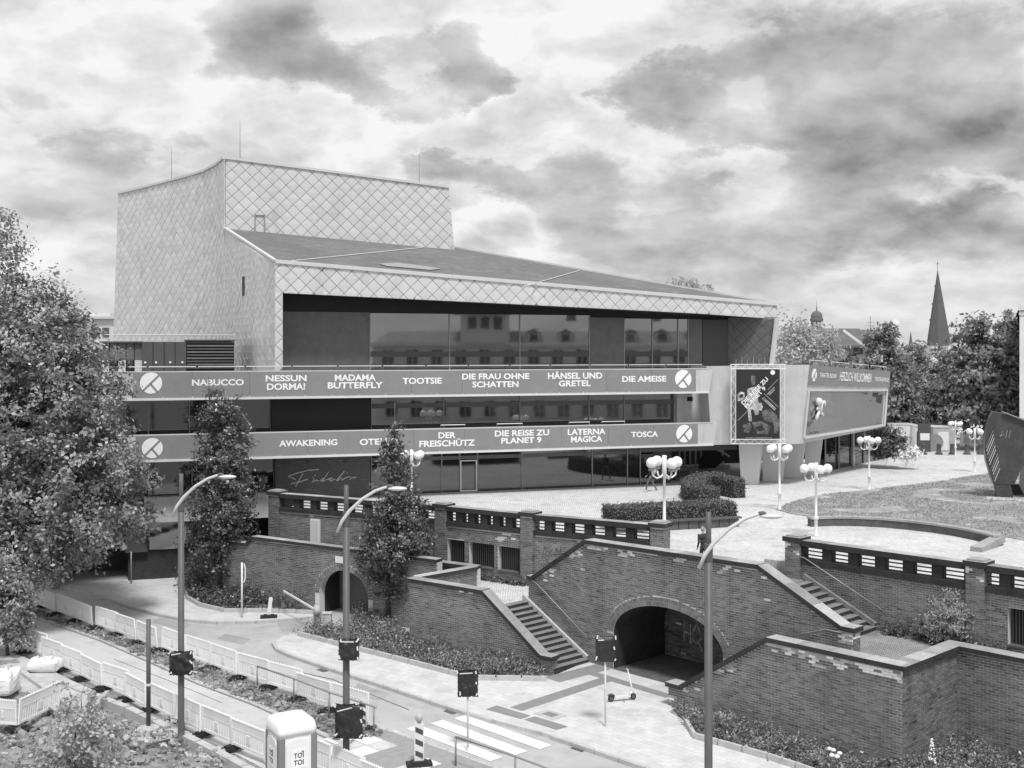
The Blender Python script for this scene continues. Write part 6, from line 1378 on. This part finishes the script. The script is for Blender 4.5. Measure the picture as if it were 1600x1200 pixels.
tree('slim_tree', 'slim upright dark leafy tree before the left banner end', 'tree', (Q(345, 0, slY).x, slY, 0),
     [E(346, 800, slY, 50, 95), E(350, 700, slY, 43, 66), E(337, 645, slY, 26, 46), E(326, 603, slY, 7, 26), E(366, 640, slY, 11, 34), E(365, 760, slY, 36, 54), E(333, 850, slY, 34, 50)], 600, 34, .17, .17, M['leaf_dark'], .13, limbs=34, shell=.35, contrast=.6)
mdY = 54.0
tree('slim_tree', 'slim upright leafy tree before the glass front, behind the middle street lamp', 'tree', (Q(607, 0, mdY).x, mdY, .1),
     [E(612, 840, mdY, 52, 62), E(618, 765, mdY, 34, 58), E(616, 695, mdY, 18, 44), E(617, 642, mdY, 5, 26), E(645, 845, mdY, 34, 38), E(585, 860, mdY, 28, 44), E(640, 790, mdY, 24, 26), E(610, 900, mdY, 38, 34), E(618, 720, mdY, 24, 40)], 540, 34, .16, .16, M['leaf_dark'], .12, limbs=34, shell=.35, contrast=.6)
smY = 47.5
tree('small_tree', 'small leafy tree with thin trunk at the left edge behind the fence', 'tree', (Q(12, 0, smY).x, smY, .2), [E(15, 950, smY, 42, 52), E(-20, 920, smY, 40, 60), E(35, 985, smY, 24, 26), E(5, 905, smY, 30, 26)], 260, 30, .15, .17, M['leaf'], .07, limbs=12, contrast=.4)
spY = 33.8
tree('sapling', 'light leafy young sapling in the bottom left building site', 'tree', (Q(113, 0, spY).x, spY, .1), [E(120, 1130, spY, 50, 40), E(110, 1085, spY, 30, 22), E(125, 1175, spY, 70, 40), E(70, 1180, spY, 40, 35), E(180, 1185, spY, 36, 25), E(135, 1070, spY, 22, 14)], 130, 20, .15, .15, M['leaf_light'], .03, limbs=24, aspect=.7, shell=.2, contrast=.4)
tree('small_tree', 'pale feathery small tree on the right landing before the brick wall', 'tree', (Q(1490, 0, 41.5).x, 41.5, RZ), [E(1490, 965, 41.5, 44, 42), E(1492, 945, 41.5, 34, 26), E(1470, 975, 41.5, 28, 30), E(1512, 980, 41.5, 26, 30)], 330, 90, .12, .12, M['leaf_light'], .03, limbs=16, aspect=.3, shell=.2, contrast=.25)
tree('landing_shrub', 'small dark shrub beside the pale feathery tree', 'shrub', (Q(1452, 0, 42).x, 42, RZ), [E(1452, 985, 42, 14, 22)], 40, 24, .08, .10, M['leaf_dark'], .02, limbs=5)
ground_cover('landing_weeds', 'weeds along the wall foot on the right landing', 'weeds', [pt3(BR0+BRD*3.9-BRN*.1, 0), pt3(BR0+BRD*9-BRN*.1, 0), pt3(BR0+BRD*9-BRN*.6, 0), pt3(BR0+BRD*3.9-BRN*.5, 0)], 120, RZ, .35, .12, M['leaf_dark'], 16, .1)
ground_cover('landing_weeds', 'weeds along the barred cellar windows on the left landing', 'weeds', [pt3(BL[1]+Vector((.6, -.9)), 0), pt3(BL[2]+Vector((0, -.5)), 0), pt3(BL[2]+Vector((-.2, -.1)), 0), pt3(BL[1]+Vector((.6, -.4)), 0)], 90, LZ, .35, .12, M['leaf_dark'], 16, .1)
def bgt(u, Y, ells, label, m='leaf_far', n=260, per=34, sig=.34, leaf=.42, **kw): return tree('background_tree', label, 'tree', (Q(u, 0, Y).x, Y, PZ), [E(*e) for e in ells], n, per, sig, leaf, M[m], .2, 'trees beyond the plaza', limbs=10, shell=.45, **kw)
bgt(1265, 108, [(1255, 555, 108, 58, 50), (1285, 575, 108, 30, 35), (1235, 520, 108, 28, 34), (1268, 530, 108, 34, 30)], 'light airy tree behind the foyer roof left of the turret', 'leaf_light', 260, 26, .38, .34)
bgt(1340, 112, [(1318, 560, 112, 12, 16), (1325, 600, 112, 26, 34)], 'small dark tree below the house roof behind the foyer', n=90)
bgt(1385, 104, [(1382, 570, 104, 34, 60), (1395, 630, 104, 42, 60), (1378, 535, 104, 20, 26), (1410, 660, 104, 34, 40)], 'dense conical dark tree right of the foyer pavilion', n=300)
bgt(1435, 118, [(1430, 585, 118, 26, 50), (1450, 640, 118, 34, 40)], 'paler broad tree under the church spire', 'leaf', n=260)
bgt(1470, 112, [(1475, 610, 112, 36, 70), (1470, 650, 112, 42, 45)], 'mid dark tree between the spire and the far lamps', n=220)
bgt(1540, 100, [(1535, 590, 100, 54, 62), (1528, 530, 100, 36, 36), (1565, 575, 100, 36, 50), (1500, 600, 100, 30, 40), (1535, 640, 100, 54, 34)], 'large dense dark tree above the steel sculpture', n=460)
bgt(1600, 106, [(1584, 525, 106, 20, 44), (1598, 600, 106, 32, 70)], 'dark tree at the right picture edge beside the pale building', n=180)
bgt(1075, 100, [(1060, 446, 100, 22, 12), (1088, 446, 100, 22, 12), (1070, 470, 100, 45, 30)], 'leafy treetop showing above the sloping opera roof', 'leaf_light', 110, 22, .34, .32)
for u, Y, lab in ((1420, 150, 'far dark trees behind the containers, left one'), (1500, 150, 'far dark tree behind the striped container'), (1580, 150, 'far dark tree behind the sculpture top')): bgt(u, Y, [(u, 630, Y, 60, 60), (u-25, 600, Y, 40, 40)], lab, n=160, sig=.6, leaf=.7)
tree('round_bush', 'dark round clipped evergreen bush beyond the foyer', 'shrub', P(1387, 716, PZ), [E(1385, 694, 84, 28, 26), E(1372, 688, 84.5, 20, 22), E(1400, 700, 83.5, 20, 18)], 140, 40, .2, .22, M['leaf_dark'], .08, limbs=6, shell=.3)
tree('flower_shrub', 'low shrub full of white blossoms beside the round bush', 'shrub', P(1420, 716, PZ), [E(1412, 708, 83, 12, 9), E(1425, 707, 83, 12, 9)], 60, 24, .16, .2, M['globe'], .04, limbs=4, shell=.2, contrast=.5)
for u, v, Y in ((40, 640, 110), (150, 600, 118)): tree('background_tree', 'far tree behind the big left tree, %s' % ('left' if u < 100 else 'right'), 'tree', (Q(u, 0, Y).x, Y, 0), [E(u, v+60, Y, 80, 70)], 160, 30, .6, .7, M['leaf_far'], .3, limbs=6)

# ================================================================== BACKGROUND BUILDINGS
def blk(k, u0, u1, v0, v1, Y, dep): a, b = Q(u0, v1, Y), Q(u1, v0, Y); k.box(((a.x+b.x)/2, Y+dep/2, (a.z+b.z)/2), (b.x-a.x, dep, b.z-a.z)); return k
sp = thing('church_spire', 'tall slate church spire rising above the trees', 'church', (Q(1467, 0, 250).x, 250, 0)); c0 = Q(1467, 540, 250)
k = MB(); ap = Q(1465, 420, 250); rr = 4.6/2*1.12; k.add([ap]+[(c0.x+rr*math.cos(math.pi/8+i*math.pi/4), 250+rr*math.sin(math.pi/8+i*math.pi/4), c0.z) for i in range(8)], [(0, 1+i, 1+(i+1)%8) for i in range(8)]); k.build('spire_roof', M['spire'], sp)
k = MB(); k.box((c0.x, 250, c0.z/2), (4.3, 4.3, c0.z)); k.build('tower', M['plaster'], sp); k = MB(); k.tube([ap-Vector((0, 0, .4)), ap+Vector((0, 0, 1.6))], .06, 5); k.beam(ap+Vector((-.45, 0, 1.1)), ap+Vector((.45, 0, 1.1)), .09, .09); k.build('cross', M['dark_steel'], sp)
for v in (447, 475, 500): k = MB(); k.box(Q(1465-(v-420)*.145, v, 249), (.22, .3, .5)); k.build('dormer', M['spire'], sp)
sp = thing('cupola_turret', 'small domed roof turret with open arches over the light tree', 'turret', (Q(1276, 0, 190).x, 190, 0)); c0 = Q(1276, 512, 190); s = 190/FPX
k = MB(); k.lathe([(9*s, 0), (9*s, 12*s), (10.5*s, 13*s), (10.5*s, 16*s), (9*s, 17*s), (9*s, 20*s), (8*s, 24*s), (5*s, 27*s), (1.2*s, 28.5*s), (.7*s, 33*s), (1*s, 34*s), (.3*s, 36*s), (.15*s, 44*s)], c0+Vector((0, 0, -2*s)), 12); k.build('dome', M['slate'], sp)
k = MB(); k.lathe([(8.2*s, -c0.z), (8.2*s, 12*s)], c0, 8); k.build('drum', M['plaster'], sp)
for i in (-1, 0, 1): k = MB(); k.box(c0+Vector((i*5.2*s, -8.6*s+abs(i)*1.5*s, 5*s)), (3*s, .3, 7*s)); k.build('arch_opening', M['kerb'], sp)
def house(name, label, u0, u1, ve, vr, Y, dep, roofm='slate', wins=(), dormer=None):
    t = thing(name, label, 'house', (Q((u0+u1)/2, 0, Y).x, Y, 0)); a, b = Q(u0, ve, Y), Q(u1, ve, Y); r = Q((u0+u1)/2, vr, Y).z
    k = MB(); k.box(((a.x+b.x)/2, Y+dep/2, a.z/2), (b.x-a.x, dep, a.z)); k.build('wall', M['plaster'], t)
    k = MB(); k.extr([(a.x-.4, Y-.5, a.z), (a.x-.4, Y+dep+.5, a.z), (a.x-.4, Y+dep/2, r)], (b.x-a.x+.8, 0, 0)); k.build('roof', M[roofm], t)
    for (x0, x1, y0, y1) in wins:
        p, q = Q(x0, y1, Y), Q(x1, y0, Y); k = MB(); k.box(((p.x+q.x)/2, Y-.02, (p.z+q.z)/2), (q.x-p.x, .1, q.z-p.z)); o = k.build('window', M['glass_dark'], t); k = MB(); k.box(((p.x+q.x)/2, Y-.08, p.z-.1), (q.x-p.x+.3, .2, .15)); k.build('sill', M['white_metal'], o)
    return t
h1 = house('town_house', 'pale town house with steep slate roof and dormer between the trees', 1296, 1356, 556, 512, 128, 9, wins=((1330, 1342, 563, 575), (1310, 1318, 563, 575)))
k = MB(); blk(k, 1332, 1350, 540, 554, 125, 4); k.build('dormer', M['slate'], h1); k = MB(); blk(k, 1334, 1348, 543, 553, 124.9, .1); k.build('dormer_window', M['glass_dark'], h1); k = MB(); k.beam(Q(1318, 516, 127), Q(1358, 546, 126), .5, .25); k.build('verge_board', M['white_metal'], h1)
house('gabled_house', 'dark gabled house roof behind the conical tree', 1345, 1400, 540, 514, 150, 10); 
for u, v0, lab in ((1395, 522, 'left'), (1423, 517, 'right')):
    t = thing('pinnacle', 'small pointed roof pinnacle beyond the trees, %s of the pair' % lab, 'pinnacle', (Q(u, 0, 180).x, 180, 0)); ap = Q(u, v0, 180); k = MB(); k.add([ap]+[ap+Vector((.5*math.cos(i*1.571), .5*math.sin(i*1.571), -3.2)) for i in range(4)], [(0, 1+i, 1+(i+1)%4) for i in range(4)]); k.build('point', M['slate'], t); k = MB(); k.box((ap.x, 180, (ap.z-3.2)/2), (.8, .8, ap.z-3.2)); k.build('shaft', M['plaster'], t)
fp = thing('flag_pole', 'thin flag pole with pale flag above the far trees', 'flag', (Q(1406, 0, 140).x, 140, PZ)); k = MB(); k.tube([(Q(1406, 0, 140).x, 140, PZ), Q(1406, 496, 140)], .05, 5); k.build('pole', M['white_metal'], fp); k = MB()
for i in range(6): a, b = Q(1406-i*1.7, 499+.8*math.sin(i), 140), Q(1406-(i+1)*1.7, 499+.8*math.sin(i+1), 140); k.extr([a, b, b-Vector((0, 0, .6)), a-Vector((0, 0, .6))], (0, .02, 0))
k.build('flag', M['plastic_grey'], fp)
t = thing('roof_aerial', 'tall television aerial on a far roof', 'aerial', (Q(1360, 0, 152).x, 152, 0)); b = Q(1360, 540, 152); k = MB(); k.tube([(b.x, 152, 0), Q(1360, 494, 152)], .05, 5); k.build('mast', M['steel'], t); k = MB()
for v in (504, 509): k.beam(Q(1354, v, 152), Q(1366, v, 152), .05, .05)
k.build('cross_arms', M['steel'], t)
eb = thing('edge_building', 'pale classical building corner cut by the right picture edge', 'building', (Q(1640, 0, 92).x, 92, PZ)); ez = lambda v: EYE-(v-HOR)*92/FPX; ep = lambda o: [(Q(1593, 0, 92).x-o, 92-o), (Q(1760, 0, 92).x, 92-o), (Q(1760, 0, 92).x, 112+o), (Q(1593, 0, 92).x+11.5-o, 112+o)]
k = MB(); k.prism(ep(0), PZ, ez(486)); k.build('wall', M['plaster'], eb); k = MB(); k.prism(ep(.25), ez(485), ez(476)); k.build('cornice', M['plaster'], eb); k = MB(); k.prism(ep(.1), ez(492), ez(487)); k.build('frieze', M['white_concrete'], eb)
for i in range(4):
    for j in range(3): k = MB(); blk(k, 1610+i*34, 1626+i*34, 510+j*55, 540+j*55, 91.94, .1); k.build('window', M['glass_dark'], eb)
wb_ = thing('white_block', 'plain white flat roofed building far left behind the big tree', 'building', (Q(120, 0, 120).x, 120, 0)); k = MB(); blk(k, 60, 178, 498, 700, 120, 12); k.build('wall', M['plaster'], wb_); k = MB(); blk(k, 56, 178.5, 494, 498, 119.6, 12.8); k.build('roof_edge', M['trim'], wb_)
for i in range(6): k = MB(); blk(k, 70+i*18, 80+i*18, 512, 526, 119.9, .1); k.build('window', M['glass_dark'], wb_)
k = MB(); blk(k, 110, 172, 489, 494, 123, 5); k.build('plant_room', M['plaster'], wb_)
# containers, bollards, street behind
for i, (u0, u1, v0, v1, m_, lab) in enumerate(((1398, 1432, 664, 696, 'white_metal', 'white site container left of the striped stand'), (1430, 1446, 667, 693, 'plastic_grey', 'grey site container with open dark front'), (1458, 1493, 668, 700, 'kerb', 'corrugated site container with big disc and pale door'))):
    Y = 100-i; a, b = Q(u0, v1, Y), Q(u1, v0, Y); a.z = PZ; t = thing('site_container', lab, 'container', ((a.x+b.x)/2, Y, PZ)); k = MB(); k.box(((a.x+b.x)/2, Y+1.2, (a.z+b.z)/2), (b.x-a.x, 2.4, b.z-a.z)); k.build('box', M[m_], t)
    k = MB()
    for j in range(int((b.x-a.x)/.16)): k.box((a.x+.08+j*.16, Y-.012, (a.z+b.z)/2), (.06, .03, b.z-a.z-.15))
    k.build('ribs', M[m_], t); k = MB(); k.box((a.x+(b.x-a.x)*(.45 if i else .75), Y-.04, (a.z+b.z)/2-.15), (.9 if i != 1 else .55, .04, b.z-a.z-.45)); k.build('door', M['white_metal'] if i != 1 else M['dark_panel'], t); k = MB(); k.box(((a.x+b.x)/2, Y+1.2, b.z+.03), (b.x-a.x+.1, 2.5, .06)); k.build('roof', M['trim'], t)
    if i == 2: k = MB(); k.tube([(a.x+.1, Y-.06, PZ+.75), (a.x+.1, Y-.1, PZ+.75)], .75, 24); k.build('disc', M['steel'], t)
for i, u in enumerate((1443, 1467, 1488, 1511, 1532)):
    b = P(u, 710, PZ); t = thing('bollard', 'dark street bollard on the far plaza edge, %s from the left' % ordn[i], 'bollard', b, group='bollards along the far street'); k = MB(); k.lathe([(.3, 0), (.3, .12), (.2, .18), (.17, .75), (.2, .82), (.12, .9), (0, .92)], b, 12); k.build('post', M['dark_panel'], t, True)
b = P(1444, 706, PZ); t = thing('advert_stand', 'dark stand with white sheet before the containers', 'stand', b); k = MB(); k.box(b+Vector((0, 0, 1.2)), (1.0, .3, 2.4)); k.build('board', M['dark_panel'], t); k = MB(); k.box(b+Vector((0, -.17, 1.3)), (.8, .03, .6)); k.build('sheet', M['white_metal'], t)
b = P(1517, 703, PZ); t = thing('notice_board', 'pale notice board behind the right globe lamps', 'sign', b); k = MB(); k.box(b+Vector((0, 0, .9)), (1.9, .08, 1.1)); k.build('board', M['white_metal'], t); k = MB(); k.tube([b+Vector((-.7, 0, 0)), b+Vector((-.7, 0, .4))], .04, 6); k.tube([b+Vector((.7, 0, 0)), b+Vector((.7, 0, .4))], .04, 6); k.build('leg', M['steel'], t); k = MB(); k.box(b+Vector((-.4, -.05, .9)), (.5, .03, .6)); k.box(b+Vector((.35, -.05, .95)), (.6, .03, .7)); k.build('print', M['kerb'], t)
sheet('far_street', PX([(1400, 706), (1700, 706), (1900, 694), (1380, 694)], PZ+.004), PZ+.004, M['asphalt'])
# cafe boards and bicycle stands under the pavilion
for i, (u, v) in enumerate(((1296, 727), (1303, 726), (1309, 725))): b = P(u, v, PZ); k = MB(); k.tube([b+Vector((-.3, 0, 0)), b+Vector((-.3, 0, .7)), b+Vector((.3, 0, .75)), b+Vector((.3, 0, 0))], .03, 6); o = k.build('bicycle_stand', M['steel'], None, True); tag(o, 'dark tube bicycle stand under the foyer, %s from the left' % ordn[i], 'bicycle stand', 'bicycle stands under the foyer')
for i, u in enumerate((1311, 1328, 1346)): b = P(u, 724-i*3, PZ); t = thing('display_board', 'show board in the dark foyer entrance, %s from the left' % ordn[i], 'sign', b); k = MB(); k.box(b+Vector((0, -.3, 1.2)), (.9, .08, 1.3)); k.build('board', M['print_mid'], t); k = MB(); k.box(b+Vector((0, -.3, .3)), (.5, .3, .6)); k.build('leg', M['dark_steel'], t)

# house opposite, out of the picture at right: it is what the opera glass mirrors
oh = thing('opposite_house', 'pale corner house across the square with mansard roof and turret, mirrored in the glass front', 'house', (44, 22, 0)); d_ = Vector((.80, .60)); n_ = Vector((-.6, .8))
def ob(k, x, y, z, sx, sy, sz): p = Vector((46, 20))+d_*x+n_*y; k.box((p.x, p.y, z), (sx, sy, sz), Matrix.Rotation(math.atan2(d_.y, d_.x), 3, 'Z'))
k = MB(); ob(k, 0, -6, 6.8, 46, 12, 13.6); k.build('wall', M['plaster'], oh); k = MB(); ob(k, 0, -6, 13.8, 47, 13, .4); ob(k, 0, .15, 9.6, 46, .3, .3); k.build('cornice', M['white_concrete'], oh); op = lambda x, y, z: pt3(Vector((46, 20))+d_*x+n_*y, z)
k = MB(); k.hexa([op(-23, -12, 14), op(23, -12, 14), op(23, 0, 14), op(-23, 0, 14)], [op(-21, -8, 15.5), op(21, -8, 15.5), op(21, -3, 15.5), op(-21, -3, 15.5)]); k.build('roof', M['pale_roof'], oh)
for i in range(6):
    x = -3+i*4.0; k = MB(); ob(k, x, -1.6, 14.7, 1.6, 2.2, 1.0); o = k.build('dormer', M['plaster'], oh); k = MB(); ob(k, x, -.46, 14.7, 1.0, .1, .8); k.build('pane', M['glass_dark'], o); k = MB(); k.extr([op(x-1, -.4, 15.25), op(x+1, -.4, 15.25), op(x, -.4, 15.7)], (-n_.x*2, -n_.y*2, 0)); k.build('gable', M['slate'], o)
for x in (2, 13): k = MB(); ob(k, x, -6, 18, 1.2, .8, 2.4); k.build('chimney', M['brick'], oh)
k = MB(); ob(k, -9, -2, 15.8, 6, 6, 3.6); k.build('turret', M['plaster'], oh); k = MB(); p = Vector((46, 20))+d_*-9+n_*-2; k.lathe([(4.6, 17.6), (2.6, 18.8), (2.2, 19.0), (.1, 20.4)], (p.x, p.y, 0), 8); k.build('turret_roof', M['slate'], oh)
for f in range(3):
    for i in range(15):
        x = -21+i*3; k = MB(); ob(k, x, .06, 5.9+f*3.1, 1.3, .1, 1.9); o = k.build('window', M['glass_dark'], oh); k = MB(); ob(k, x, .12, 4.85+f*3.1, 1.6, .25, .14); ob(k, x, .12, 5.9+f*3.1, .08, .08, 1.9); k.build('frame', M['white_concrete'], o)
for i in range(3): k = MB(); ob(k, -10.6+i*1.6, 1.06, 16.4, 1.0, .1, 1.5); k.build('window', M['glass_dark'], oh)
